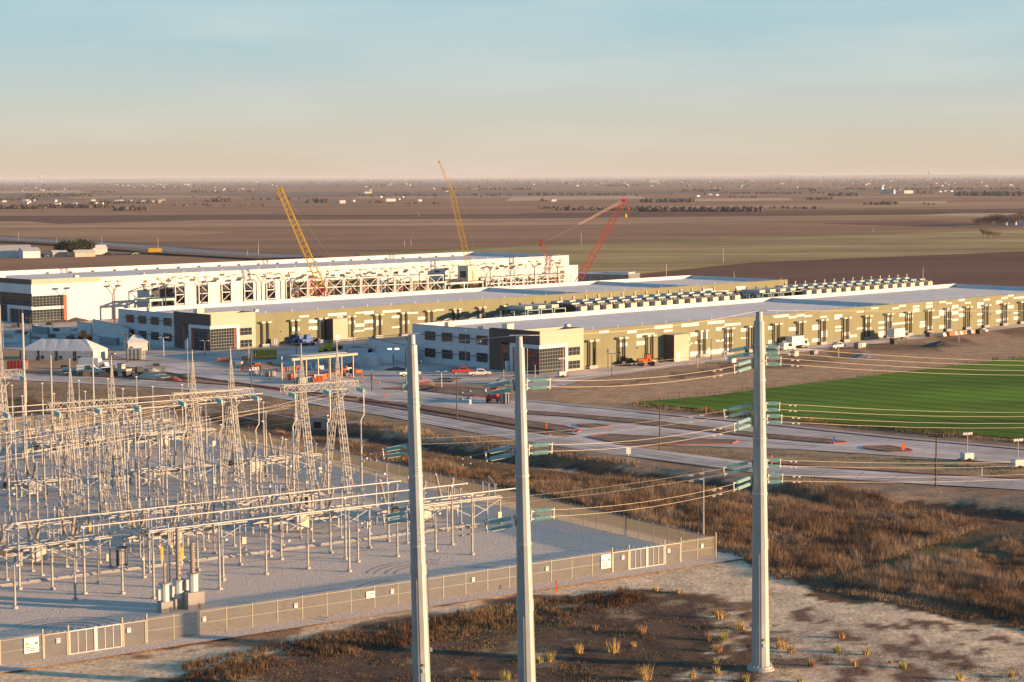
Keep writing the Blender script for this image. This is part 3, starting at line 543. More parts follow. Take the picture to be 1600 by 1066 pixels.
for (x0, x1, y0, y1) in P3:
    a0, zt = hit(C3, x0, y0); a1, _ = hit(C3, x1, y0); _, zb = hit(C3, x0, y1); zt = min(zt, H3 - .3); zb = max(zb, .2)
    if a1 - a0 > .4 and zt - zb > .15 and 43 < a0 and a1 < L3: boxp('olive_panel', 'olive3', r, a0, a1, -.04, -.003, zb, zt)
boxp('olive_base', 'olive3', r, 150, 205, -.03, -.002, 0, 7.5); boxp('low_annex', 'white', r, L3, L3 + 5.5, 0, 20, 0, 10.5); boxp('olive_base', 'olive3', r, 92, 149.9, -.03, -.002, 0, 9.5); boxp('olive_base', 'dark', r, 47, 91.9, -.03, -.002, 0, 10.0)
boxp('door', 'offwhite', r, 30, 31.2, -.4, -.31, 0, 2.4)
# ================================================================ SUBSTATION
def ribbed(r0, r1, h, n):       # profile of a ribbed insulator
    pr = []
    for k in range(n):
        z = h * k / n; pr += [(r0, z), (r1, z + h / n * .35), (r0, z + h / n * .7)]
    return pr + [(r0, h)]
def make_post(name, hp, hi, label, group, r=.14):
    o = empty(name, (0, 0, 0), SRZ, label, 'bus support', group)
    MB().tube((0, 0, -.1), (0, 0, .28), .32, n=8).build('footing', 'concrete', o)
    MB().tube((0, 0, .32), (0, 0, hp), r, n=8).build('post', 'galvl', o)
    MB().lathe(ribbed(.085, .135, hi, 9), 8, (0, 0, hp)).build('insulator', 'insul', o)
    MB().box(-.2, .2, -.12, .12, hp + hi, hp + hi + .1).build('clamp', 'alu', o)
    return o
G_TALL, G_LOW, G_MID = 'tall posts under the front bus tubes', 'low bus posts in rows across the yard', 'mid height bus posts in the rear yard'
tall = make_post('tall_bus_post', 5.4, 2.3, 'tall pale steel post with grey insulator carrying a long front bus tube', G_TALL, .145)
low = make_post('low_bus_post', 2.9, 2.1, 'short pale steel post with grey insulator in the crowded switchyard rows', G_LOW)
mid = make_post('mid_bus_post', 7.6, 2.9, 'slim pale post with grey insulator among the rear switchyard rows', G_MID)
used = set()
def place(proto, s, t, rz=SRZ):
    p = S(s, t, GZ)
    if proto.name not in used:
        used.add(proto.name); proto.location = p; proto.rotation_euler.z = rz; return proto
    return copy_tree(proto, None, p, rz)
BAYS = [15.4, 34.0, 52.6, 71.2, 89.8]; PH = (-5.75, 0, 5.75)
def tube_bus(s0, t0, s1, t1, z, label, r=.085, group=None, name='bus_tube'):
    a, b = S(s0, t0, z), S(s1, t1, z); d = b - a
    o = empty(name, a, math.atan2(d.y, d.x), label, 'bus tube', group); L_ = d.length
    MB().tube((0, 0, 0), (L_, 0, 0), r, n=8).build('tube', 'alu', o)
    for x in (0, L_): MB().tube((x - .12, 0, 0), (x + .12, 0, 0), r + .07, n=8).build('end_cap', 'galv', o)
    return o
tube_bus(68, 19, 16.8, 19, 7.9 + GZ, 'nearest of the three long bus tubes above the front posts')
tube_bus(73.4, 26, 20.2, 26, 7.9 + GZ, 'middle of the three long bus tubes above the front posts')
tube_bus(78.6, 33, 26.2, 33, 7.9 + GZ, 'farthest of the three long bus tubes above the front posts')
for s in (24.0, 42.0, 59.4, 67.7): place(tall, s, 19)
for s in (22.5, 38.5, 55.7, 73.2): place(tall, s, 26)
for s in (28.0, 45.5, 62.0, 78.4): place(tall, s, 33)
GB = 'short low bus tubes running back through the yard'
lb = 'thin low bus tube running away from the camera between short posts'
for c in BAYS:
    for i, ph in enumerate(PH):
        s = c + ph
        if s > 92: continue
        if c > 20:
            for t in (23.5, 30.5): place(low, s - 1.6, t)
            tube_bus(s - 1.6, 17.5 if i == 1 else 22.5, s - 1.6, 37, 5.1 + GZ, lb, .075, GB)
        for t in (57.5, 64.0):
            if s < 80: place(low, s, t)
        tube_bus(s, 55, s, 67, 5.1 + GZ, lb, .075, GB)
        for t in (83.0, 104.0):
            if s < 72: place(low if t < 100 else mid, s, t)
        if s < 66: tube_bus(s, 82, s, 112, 10.5 + GZ, 'thin high bus tube running back behind the lattice towers', .06, 'high bus tubes behind the lattice towers')
        if s < 66: place(mid, s, 92.0)
        if s < 62: place(mid, s + 1, 112.0); place(low, s, 120.0)
        if s < 52: place(low, s, 131.0); place(mid, s - 1, 138.0)
        if s < 44: place(low, s, 148.0); place(mid, s, 156)
        if s < 86 and c > 20: tube_bus(s, 38, s, 62, 10.5 + GZ, 'high thin bus tube from the front buses towards the lattice towers', .06, 'high bus tubes before the lattice towers'); place(mid, s, 61)
for t in (108, 115.5, 123): tube_bus(70, t, 4 if t > 110 else 8, t, 10.6 + GZ, {108: 'nearest', 115.5: 'middle', 123: 'farthest'}[t] + ' of the three long rear bus tubes across the yard', .08)
# ---- disconnect switches on braced tables
def make_disconnect():
    o = empty('disconnect_switch', (0, 0, 0), SRZ, 'three pole disconnect switch on a braced pale steel table', 'disconnect switch', 'disconnect switches across the yard')
    for x in (-6.6, -2.2, 2.2, 6.6):
        for y in (-1.6, 1.6):
            l = MB().tube((x, y, 0), (x, y, 3.6), .10, n=6).build('leg', 'galvl', o); MB().tube((x, y, -.1), (x, y, .24), .28, n=8).build('footing', 'concrete', l)
    for y in (-1.6, 1.6): MB().cbox((0, y, 3.72), (13.8, .16, .18)).build('beam', 'galvl', o)
    for x in (-6.6, -2.2, 2.2, 6.6): MB().cbox((x, 0, 3.74), (.14, 3.0, .14)).build('cross_beam', 'galvl', o)
    for (p, q) in (((-6.6, -1.6, 1.4), (-2.2, -1.6, 3.5)), ((-2.2, -1.6, 3.5), (2.2, -1.6, 1.4)), ((2.2, -1.6, 1.4), (6.6, -1.6, 3.5)), ((-6.6, 1.6, 3.5), (-2.2, 1.6, 1.4)), ((2.2, 1.6, 3.5), (6.6, 1.6, 1.4))): MB().bar(p, q, .07).build('brace', 'galvl', o)
    for x in (-5.75, 0, 5.75):
        for y in (-1.5, 0, 1.5): MB().lathe(ribbed(.09, .15, 1.7, 7), 7, (x, y, 3.85)).build('insulator', 'insul', o)
        MB().tube((x, -1.6, 5.65), (x, 0, 6.6 if x else 5.75), .06, n=5).tube((x, -1.9, 5.62), (x, 1.9, 5.62), .07, n=5).build('blade', 'alu', o)
    MB().tube((-6.4, -1.9, 4.0), (6.4, -1.9, 4.0), .06, n=5).build('operating_rod', 'galv', o)
    MB().box(5.9, 6.5, -2.1, -1.75, .9, 1.8).build('motor_box', 'beige', o)
    return o
dis = make_disconnect()
def make_breaker():
    o = empty('circuit_breaker', (0, 0, 0), SRZ, 'three tank circuit breaker with tilted tan bushings on a steel frame', 'circuit breaker', 'circuit breakers across the yard')
    for y in (-1.1, 1.1): MB().cbox((0, y, 1.5), (12.6, .3, .35)).build('frame_rail', 'galvl', o)
    for x in (-6, -2, 2, 6):
        for y in (-1.1, 1.1): MB().cbox((x, y, .66), (.22, .22, 1.32)).build('leg', 'galvl', o)
    for x in (-5.75 * .8, 0, 5.75 * .8):
        tk = MB().tube((x, -1.7, 2.15), (x, 1.7, 2.15), .46, n=10).build('tank', 'xfmr', o); MB().tube((x, -1.85, 2.15), (x, -1.7, 2.15), .56, n=10).build('tank_flange', 'dark', tk)
        for sg in (-1, 1):
            d = Vector((0, sg * .42, 1)).normalized()
            b = MB().lathe([(.30, 0), (.27, .4)] + [(r_ - .05 * z / 3, z + .4) for r_, z in ribbed(.20, .27, 2.9, 12)], 9, (x, sg * .95, 2.5), d).build('bushing', 'bushing', o)
            p = Vector((x, sg * .95, 2.5)) + d * 3.3; MB().tube(p, p + d * .4, .07, n=6).tube(p + d * .1, p + d * .16, .24, n=10).build('terminal', 'alu', b)
    c = MB().box(-1.0, 1.0, -2.2, -1.3, .5, 2.5).build('control_cabinet', 'beige', o); MB().box(-.9, -.02, -2.23, -2.203, .6, 2.4).build('cabinet_door', 'offwhite', c)
    return o
brk = make_breaker()
for c in BAYS:
    if c > 20 and c < 85: place(dis, c, 40.5); place(brk, c, 47.5); place(dis, c, 53.5)
    if c < 20: place(dis, c, 36.5); place(brk, c + 1, 44.5)
    if c < 65: place(dis, c, 87.5); place(brk, c, 97.5)
    if c < 48: place(dis, c, 126); place(brk, c, 134); place(dis, c, 143)
# ---- lattice dead-end gantries
def lattice(mb, p0, p1, w0, w1, n, r, ex, ey):
    p0, p1 = Vector(p0), Vector(p1); ex, ey = Vector(ex), Vector(ey); ring = []
    for k in range(n + 1):
        f = k / n; c = p0.lerp(p1, f); w = (w0 + (w1 - w0) * f) / 2; ring.append([c + ex * w * a + ey * w * b for a, b in ((-1, -1), (1, -1), (1, 1), (-1, 1))])
    for k in range(n):
        for j in range(4):
            mb.bar(ring[k][j], ring[k + 1][j], r)
            a, b = (j, (j + 1) % 4)
            mb.bar(ring[k][a], ring[k + 1][b], r * .48); mb.bar(ring[k][b], ring[k + 1][a], r * .48)
    for j in range(4): mb.bar(ring[n][j], ring[n][(j + 1) % 4], r * .8); mb.bar(ring[0][j], ring[0][(j + 1) % 4], r * .8)
def make_gantry():
    o = empty('lattice_gantry', (0, 0, 0), SRZ, '', 'lattice gantry', 'lattice gantries in the switchyard')
    X, Y, Zx = (1, 0, 0), (0, 1, 0), (0, 0, 1)
    for x in (-3.1, 3.1):
        for y in (-3.2, 4.4):
            mb = MB(); lattice(mb, (x, y, 0), (x, .25 if y > 0 else -.25, 15.6), .95, .72, 11, .075, X, Y); lg = mb.build('leg', 'galvl', o)
            MB().box(x - .9, x + .9, y - .9, y + .9, -.15, .2).build('footing', 'concrete', lg)
        for z in (6.0, 11.0): MB().bar((x, -3.2 + 2.95 * z / 15.6, z), (x, 4.4 - 4.15 * z / 15.6, z), .06).build('strut', 'galvl', o)
        mb = MB(); lattice(mb, (x, 0, 15.6), (x, 0, 21.6), .85, .1, 6, .05, X, Y); sp = mb.build('spire', 'galvl', o); MB().tube((x, 0, 21.6), (x, 0, 23.0), .04, n=4).build('lightning_rod', 'galv', sp)
    mb = MB(); lattice(mb, (-6.4, 0, 16.2), (6.4, 0, 16.2), 1.15, 1.15, 12, .075, Y, Zx); mb.build('beam', 'galvl', o)
    for x, sg in ((-3.1, -1), (3.1, 1)): MB().bar((x + sg * .4, 0, 13.9), (x + sg * 2.1, 0, 15.5), .08).build('knee_brace', 'galvl', o)
    return o
def disc_string(L_, n=15, r=.2):
    pr = [(.05, 0)]
    for k in range(n):
        z = .15 + (L_ - .3) * k / n; st = (L_ - .3) / n; pr += [(.045, z), (r, z + st * .25), (r * .9, z + st * .55), (.045, z + st * .6)]
    return pr + [(.05, L_)]
STR_ME = None
def string_pair(a, direction, L_, label, group, gap=.62, yoke=True):
    """two parallel strings of glass discs between yoke plates, from point a along direction; returns the far end"""
    global STR_ME
    d = Vector(direction).normalized(); rz = math.atan2(d.y, d.x); ry = -math.asin(d.z)
    o = empty('insulator_string', a, 0, label, 'insulator', group); o.rotation_euler = (0, ry, rz)
    for sg in (-1, 1):
        off = Vector((0, 0, sg * gap / 2)) if yoke else Vector((0, sg * gap / 2, 0))
        if STR_ME is None:
            x = MB().lathe(disc_string(1.0, 17), 8, (0, 0, 0), (1, 0, 0)).build('disc_stack', 'glassins', o); STR_ME = x.data
        else:
            x = bpy.data.objects.new('disc_stack', STR_ME); COL.objects.link(x); x.parent = o
        x.location = off; x.scale = (L_, 1, 1)
    for xx in (-.06, L_ + .06): MB().cbox((xx, 0, 0), (.14, .10, gap + .34)).build('yoke_plate', 'galvl', o)
    MB().tube((-.5, 0, 0), (-.1, 0, 0), .05, n=5).build('link', 'galv', o)
    return Vector(a) + d * (L_ + .15)
gan = make_gantry()
GAN = {}
for nm, c, t in (('far right of the switchyard, nearest the road ditch', 15.4, 74), ('second from the right, behind the bus tubes', 33.4, 74), ('second from the left, with two sharp spires', 52.6, 73), ('at the left edge of the picture', 70.6, 76), ('at the left edge, set farther back than its twin', 51.0, 122.5)):
    g = place(gan, c, t); g['label'] = 'lattice gantry with twin spires, ' + nm; GAN[(c, t)] = g
    for i, x in enumerate((-5.9, 0, 5.9)):
        p = S(c + x, t - .7, 15.7); dd_ = (S(c + x, t - 30, 13.2) - p)
        string_pair(p, dd_, 3.0, 'green glass insulator string hanging from a lattice gantry beam', 'insulator strings on the gantry beams', .35)
# droppers from the beams to tall riser posts
def make_riser():
    o = empty('riser_post', (0, 0, 0), SRZ, 'very tall slim riser post with a kinked conductor beside a lattice gantry', 'riser post', 'riser posts beside the lattice gantries')
    MB().tube((0, 0, -.1), (0, 0, .3), .45, n=8).build('footing', 'concrete', o); MB().tube((0, 0, .3), (0, 0, 6.8), .17, n=8).build('post', 'galvl', o)
    MB().lathe(ribbed(.10, .16, 3.4, 12), 8, (0, 0, 6.8)).build('insulator', 'insul', o); MB().path([(0, 0, 10.2), (0, 0, 10.8), (.55, 0, 11.6), (.55, 0, 15.4)], .07, 6).build('dropper', 'alu', o)
    return o
ris = make_riser()
for (c, t) in GAN:
    for x in (-5.9, 0, 5.9):
        place(ris, c + x, t - 2.2)
# ---- voltage transformers by the front fence
for i, (s, t, hk, lab) in enumerate(((66.0, 12.2, 5.2, 'rightmost tall instrument transformer on a concrete block, front of the yard'), (67.4, 12.9, 6.6, 'middle instrument transformer of the front group, tallest, dark bushing'), (69.4, 12.2, 3.2, 'leftmost instrument transformer of the front group, slim bushing'))):
    o = empty('instrument_transformer', S(s, t, GZ), SRZ, lab, 'transformer', 'instrument transformers by the front fence')
    if i == 0:
        MB().box(-1.0, 1.0, -.9, .9, 0, 1.9).build('plinth', 'conc_dark', o); z = 1.9
    else:
        MB().box(-.7, .7, -.6, .6, 0, 1.2).build('plinth', 'conc_dark', o); z = 1.2
    tk = MB().tube((0, 0, z), (0, 0, z + 1.9), .62 if i < 2 else .5, n=12).build('tank', 'xfmr', o); MB().tube((0, 0, z + 1.9), (0, 0, z + 2.05), .72, n=12).build('lid', 'galvl', tk)
    MB().lathe(ribbed(.24 if i < 2 else .1, .34 if i < 2 else .16, hk - .8 if i else 3.4, 12), 10, (0, 0, z + 2.05)).build('bushing', 'bushing', o); MB().box(-.9, -.62, -.3, .3, z + .2, z + 1.4).build('terminal_box', 'xfmr', o)
for (s, h, lab) in ((67.9, 9.5, 'slim dark lightning post behind the front instrument transformers'),):
    o = empty('lightning_post', S(s, 14.2, GZ), SRZ, lab, 'post'); MB().tube((0, 0, 0), (0, 0, h), .14, .06, n=8).build('shaft', 'galv', o); MB().tube((0, 0, -.1), (0, 0, .3), .4, n=8).build('footing', 'concrete', o)
# ---- masts
def mast(p, h, r, lab, m='galvl'):
    o = empty('lightning_mast', p, 0, lab, 'mast', 'slim masts round the switchyard'); MB().tube((0, 0, 0), (0, 0, h), r, r * .55, n=10).build('shaft', m, o); MB().tube((0, 0, h), (0, 0, h + 1.5), .03, n=4).build('rod', 'galv', o); MB().tube((0, 0, -.1), (0, 0, .25), r * 1.9, n=10).build('base_flange', 'concrete', o)
mast(G(40, 682), 23.2, .36, 'tallest smooth grey mast at the far left of the switchyard')
mast(G(148, 700), 16.5, .25, 'slim grey mast behind the left lattice gantry')
mast(G(83, 712), 17.5, .25, 'slim grey mast between the left mast and the spires')
mast(G(1099, 843), 8.0, .13, 'thin lamp post just behind the fence corner')
mast(G(6, 705), 26, .2, 'slim mast at the very left edge of the picture')
# ---- cable trench with cover slabs
tr = tag(strip('cable_trench', [S(90, 36.3), S(8, 36.3)], 1.3, 'conc_dark', GZ + .004, GZ + .16), kind='structure')
for k in range(44):
    p = S(88 - k * 1.8, 36.3); c = MB().cbox((0, 0, 0), (1.6, 1.0, .1)).build('cover_slab', 'concrete') if k == 0 else slab.copy()
    if k: COL.objects.link(c)
    else: slab = c
    c.parent = tr; c.location = (p.x, p.y, GZ + .22); c.rotation_euler.z = SRZ
for (s, t, lab) in ((63.5, 37.8, 'dark panel on a post in the front switchyard'), (25, 60, 'grey control cabinet beside the right lattice gantry')):
    o = empty('control_cabinet', S(s, t, GZ), SRZ, lab, 'cabinet'); MB().box(-.6, .6, -.4, .4, .3, 2.6).build('body', 'dark', o); MB().box(-.5, .5, -.43, -.403, .5, 2.4).build('door', 'grey', o); MB().box(-.7, .7, -.5, .5, 0, .3).build('plinth', 'concrete', o)
for k, (s, t) in enumerate(((62.5, 55), (60, 56.5), (50.5, 61), (57, 34.5), (59, 36), (44, 58))):
    o = empty('marker_board', S(s, t, GZ), SRZ, 'small yellow upright marker board inside the switchyard', 'marker', 'yellow marker boards in the switchyard'); MB().box(-.06, .06, -.06, .06, 0, 2.2).build('stake', 'galv', o); MB().box(-.18, .18, -.1, -.062, .8, 2.4).build('board', 'yellow', o)
# ---- control house at the back
# ---- perimeter fence
def only_mesh(mb, name, m):
    o = mb.build(name, m); me = o.data; bpy.data.objects.remove(o); return me
pan_me = only_mesh(MB().add([(.06, 0, .12), (2.94, 0, .12), (2.94, 0, 2.5), (.06, 0, 2.5)], [(0, 1, 2, 3)]), 'fabric_panel', 'fabric')
pst_me = only_mesh(MB().tube((0, 0, -.2), (0, 0, 2.75), .06, n=6), 'post', 'fpost')
rail_me = only_mesh(MB().tube((0, 0, 2.53), (3.0, 0, 2.53), .035, n=5), 'top_rail', 'fpost')
mrail_me = only_mesh(MB().tube((0, -.06, 1.35), (3.0, -.06, 1.35), .022, n=4), 'mid_rail', 'fpost')
def link(name, me, parent, loc):
    o = bpy.data.objects.new(name, me); COL.objects.link(o); o.parent = parent; o.location = loc; return o
def fence(s0, t0, s1, t1, label, coil=True):
    a, b = S(s0, t0), S(s1, t1); d = b - a; n = max(1, round(d.length / 3.0)); k = d.length / (3.0 * n)
    o = empty('chainlink_fence', a, math.atan2(d.y, d.x), label, 'fence', 'slatted chainlink fence round the switchyard'); o.scale = (k, 1, 1)
    for i in range(n):
        link('fabric_panel', pan_me, o, (3 * i, 0, 0)); link('post', pst_me, o, (3 * i, 0, 0)); link('top_rail', rail_me, o, (3 * i, 0, 0)); link('mid_rail', mrail_me, o, (3 * i, 0, 0))
    link('post', pst_me, o, (3 * n, 0, 0))
    mb = MB()
    if coil:
        pts = [(x * .06, .16 * math.cos(x * .42), 2.78 + .16 * math.sin(x * .42)) for x in range(int(3 * n / .06))]; mb.path(pts, .012, 3)
    for h in (2.62, 2.72): mb.bar((0, 0, h), (3 * n, 0, h), .012)
    mb.build('barbed_wire', 'galvl', o)
    return o
fence(92.6, 0, 88.2, 0, 'slatted fence left of the left gate, cut by the picture edge', False)
fence(77.0, 0, 16.2, 0, 'long front fence with tan slats between the two gates', False)
fence(5.4, 0, 0, 0, 'short end of the front fence right of the right gate', False)
fence(0, 0, 1.2, 172, 'long side fence with coiled wire receding from the right corner'); fence(1.2, 172, 60, 172, 'rear fence of the switchyard, far side')
o = empty('corner_post', S(-.25, -.1), 0, 'stout fence corner post at the right end of the fence', 'post'); MB().tube((0, 0, -.2), (0, 0, 3.1), .1, n=8).build('shaft', 'fpost', o); MB().tube((0, 0, 3.1), (0, 0, 3.18), .13, n=8).build('cap', 'galvl', o)
def gate(s0, s1, label):
    a, b = S(s0, 0), S(s1, 0); d = b - a; L_ = d.length
    o = empty('gate', a, math.atan2(d.y, d.x), label, 'gate', 'gates in the front fence')
    w1 = L_ * .24; xs = [0, w1, w1 + (L_ - 2 * w1) / 2, L_ - w1, L_]
    for x in (0, w1, L_ - w1, L_): MB().tube((x, 0, -.2), (x, 0, 3.15), .1, n=8).build('gate_post', 'fpost', o)
    for i in range(4):
        x0, x1 = xs[i] + .14, xs[i + 1] - .14
        lf = MB().add([(x0, 0, .15), (x1, 0, .15), (x1, 0, 2.4), (x0, 0, 2.4)], [(0, 1, 2, 3)]).build('leaf', 'fabric', o)
        fr = MB()
        for z in ((.12, 2.48) if i in (1, 2) else (2.48,)): fr.box(x0, x1, -.07, .07, z - .05, z + .05)
        for x in (x0, x1): fr.box(x - .05, x + .05, -.072, .072, .1, 2.5)
        if i in (1, 2):
            for k in (1, 2): fr.box(x0 + (x1 - x0) * k / 3 - .03, x0 + (x1 - x0) * k / 3 + .03, -.06, -.027, .15, 2.4)
        fr.build('leaf_frame', 'white' if i in (1, 2) else 'fpost', lf)
        mb = MB(); mb.path([(x0 + x * .06, .15 * math.cos(x * .45), 2.72 + .15 * math.sin(x * .45)) for x in range(int((x1 - x0) / .06))], .014, 3); mb.build('barbed_coil', 'galvl', lf)
    MB().box(xs[2] - .16, xs[2] + .16, -.1, .1, .1, 2.6).build('latch_bar', 'white', o)
    return o
gate(88.2, 77.0, 'left double gate with white frame in the front fence'); gate(16.2, 5.4, 'right double gate with white frame near the fence corner')
def sign(s, z, w, h, label, big=False, t=-.12):
    o = empty('warning_sign', S(s, t, z), SRZ, label, 'sign', 'signs wired to the front fence'); MB().box(-w / 2, w / 2, -.012, .012, 0, h).build('plate', 'signw', o)
    if big:
        for k, c in enumerate(('yellow', 'orange')): MB().box(-w / 2 + .12 + k * (w - .55), -w / 2 + .45 + k * (w - .55), -.018, -.0125, h * .52, h * .68).build('symbol', c, o)
        for k in range(3): MB().box(-w / 2 + .15, w / 2 - .15 - .2 * k, -.018, -.0125, h * (.12 + .12 * k), h * (.17 + .12 * k)).build('lettering', 'ink', o)
    else: MB().box(-w / 2 + .05, w / 2 - .05, -.018, -.0125, h * .6, h * .85).build('lettering', 'orange', o)
sign(89.4, .9, 1.5, 1.55, 'large white notice board beside the left gate', True); sign(17.2, .7, 1.5, 1.7, 'large white notice board beside the right gate', True); sign(50.2, 1.35, 1.1, .75, 'wide white notice halfway along the front fence', True)
for k, (s, w) in enumerate(((86.6, 'on the leaf of the left gate'), (79.0, 'at the right end of the left gate'), (70.5, 'first from the left on the long front fence'), (59.6, 'left of the wide white notice'), (47.4, 'just right of the wide white notice'), (36.5, 'between the two left transmission poles'), (26.0, 'right of the middle transmission pole'), (14.6, 'on the left leaf of the right gate'), (7.4, 'on the right leaf of the right gate'), (2.0, 'next to the fence corner'))):
    sign(s, 1.5, .38, .48, 'small white warning sign ' + w, t=-.14)
# ================================================================ TRANSMISSION POLES AND LINES
def towards(a, b, L_): return Vector(a) + (Vector(b) - Vector(a)).normalized() * L_
def bundle(a, b, sag, label, gap=.55, n=14, r=.019, damp=True, cat='conductor', group='conductor pairs between the poles', single=False):
    a, b = Vector(a), Vector(b); o = empty('static_wire' if single else 'conductor_pair', a, 0, label, cat, group)
    pts = [(b - a) * (k / n) - Vector((0, 0, sag * 4 * (k / n) * (1 - k / n))) for k in range(n + 1)]
    for sg in ((0,) if single else (-1, 1)):
        off = Vector((0, 0, sg * gap / 2)); w = MB().path([p + off for p in pts], r, 4).build('wire', 'wire', o)
        if damp:
            d = (b - a).normalized()
            for x in (2.2, 3.3):
                c = d * x + off - Vector((0, 0, sag * 4 * x / (b - a).length)); MB().tube(c - d * .25 - Vector((0, 0, .1)), c + d * .25 - Vector((0, 0, .1)), .06, n=5).build('vibration_damper', 'galvl', w)
    return o
POLES = []
def pole(base, top, r0, r1, label, bands, rungs=True):
    o = empty('transmission_pole', base, 0, label, 'transmission pole', 'tapered steel transmission poles'); d = Vector(top) - Vector(base); ax = d.normalized(); H_ = d.length
    MB().lathe([(r0, .35), (r0 + (r1 - r0) * .34, H_ * .34), (r0 + (r1 - r0) * .34 + .05, H_ * .34), (r0 + (r1 - r0) * .36 + .05, H_ * .37), (r0 + (r1 - r0) * .36, H_ * .37), (r1, H_ - .9)], 12, (0, 0, 0), ax).build('shaft', 'polegalv', o)
    MB().lathe([(r1 * .7, 0), (r1 * .68, .9)], 12, ax * (H_ - .9), ax).build('top_stub', 'polegalv', o)
    b = MB().lathe([(r0 + .42, -.35), (r0 + .42, .22)], 24, (0, 0, 0)).build('concrete_base', 'concrete', o); MB().lathe([(r0 + .25, .225), (r0 + .25, .4)], 24).build('base_flange', 'galv', b)
    for k in range(16): t = k * math.pi / 8; MB().tube(((r0 + .16) * math.cos(t), (r0 + .16) * math.sin(t), .4), ((r0 + .16) * math.cos(t), (r0 + .16) * math.sin(t), .58), .035, n=5).build('anchor_bolt', 'galv', b)
    for z in bands: MB().lathe([(r0 + (r1 - r0) * z / H_ + .05, -.09), (r0 + (r1 - r0) * z / H_ + .05, .09)], 12, ax * z, ax).build('clamp_band', 'galv', o)
    rm = MB()
    for k in range(int((H_ - 6) / .55)):
        z = 4 + k * .55; rr = r0 + (r1 - r0) * z / H_; c = ax * z; s_ = 1 if k % 2 else -.2; rm.bar(c + Vector((rr * .96, -rr * .25 * s_, 0)), c + Vector((rr * .96 + .2, -rr * .25 * s_ - .05, 0)), .016)
    rm.build('step_bolts', 'galv', o)
    MB().path([ax * (H_ * .34) + Vector((r0 * .95, -.2, 0)), ax * (H_ * .345) + Vector((r0 * 1.1, -.25, -2)), ax * (H_ * .25) + Vector((r0 * .98, -.2, 0))], .02, 4).build('ground_lead', 'dark', o)
    sm = MB().path([ax * z_ + Vector((r0 + (r1 - r0) * z_ / H_, 0, 0)) * 0 + Vector((-.25 * (r0 + (r1 - r0) * z_ / H_), -.985 * (r0 + (r1 - r0) * z_ / H_), 0)) for z_ in (.5, H_ * .33)], .03, 4).build('weld_seam', 'galv', o)
    for z_, w_, m_ in ((2.4, .28, 'signw'), (3.0, .2, 'yellow')): MB().box(.1, .1 + w_, -r0 - .03, -r0 + .08, z_, z_ + w_ * 1.2).build('tag_plate', m_, o)
    for sx_ in (-1, 1): MB().box(sx_ * (r0 + .02) - .12, sx_ * (r0 + .02) + .12, -.1, .1, 4.2, 4.55).build('step_bracket', 'galv', o)
    MB().path([ax * H_ + Vector((-.8, 0, .1)), ax * H_ + Vector((.8, 0, .1))], .05, 5).build('top_arm', 'galv', o)
    POLES.append((Vector(base), ax, H_, r0, r1)); return o
gp = lambda px, Y: Vector(((px - 800) / FPX * Y, Y, 0))
pl_b, pm_b, pr_b = gp(654, 175), gp(823, 158), G(1188.5, 1046)
pole(pl_b, AT(643, 523, 175), .84, .49, 'leftmost of the three tall tapered steel poles, before the bus tubes', [14.2, 20.7, 27.2])
pole(pm_b, AT(811, 526, 158), .82, .42, 'middle of the three tall tapered steel poles, in front of the hall office', [17.6, 23.3, 28.7])
pole(pr_b, AT(1186, 487, pr_b.y), .90, .50, 'rightmost tall steel pole with its concrete base in view', [17.4, 22.8, 28.4])
def on_pole(i, z, dirx, ydir=0.0):
    b, ax, H_, r0, r1 = POLES[i]; rr = r0 + (r1 - r0) * z / H_
    return b + ax * z + Vector((dirx * (rr + .12) * math.sqrt(1 - ydir * ydir), ydir * rr, 0))
zat = lambda i, py: AT(800, py, POLES[i][0].y).z + (0)
INS = 'glass insulator strings on the tall poles'
lev = ('top', 'middle', 'bottom')
for k, (yl, yt, Yt, sag) in enumerate(((601, 600, None, .5), (702, 762, 255, 1.2), (805, 880, 250, 1.0))):
    a = on_pole(0, zat(0, yl), -1, .15); tgt = S(8.6, 73, 16.0) if k == 0 else AT(-60, yt, Yt)
    e = string_pair(a, (tgt - a).normalized() + Vector((0, 0, -.05)), 3.9, f'pair of green glass strings on the left pole, {lev[k]} level', INS); bundle(e, tgt, sag, f'conductor pair leaving the left pole at its {lev[k]} level')
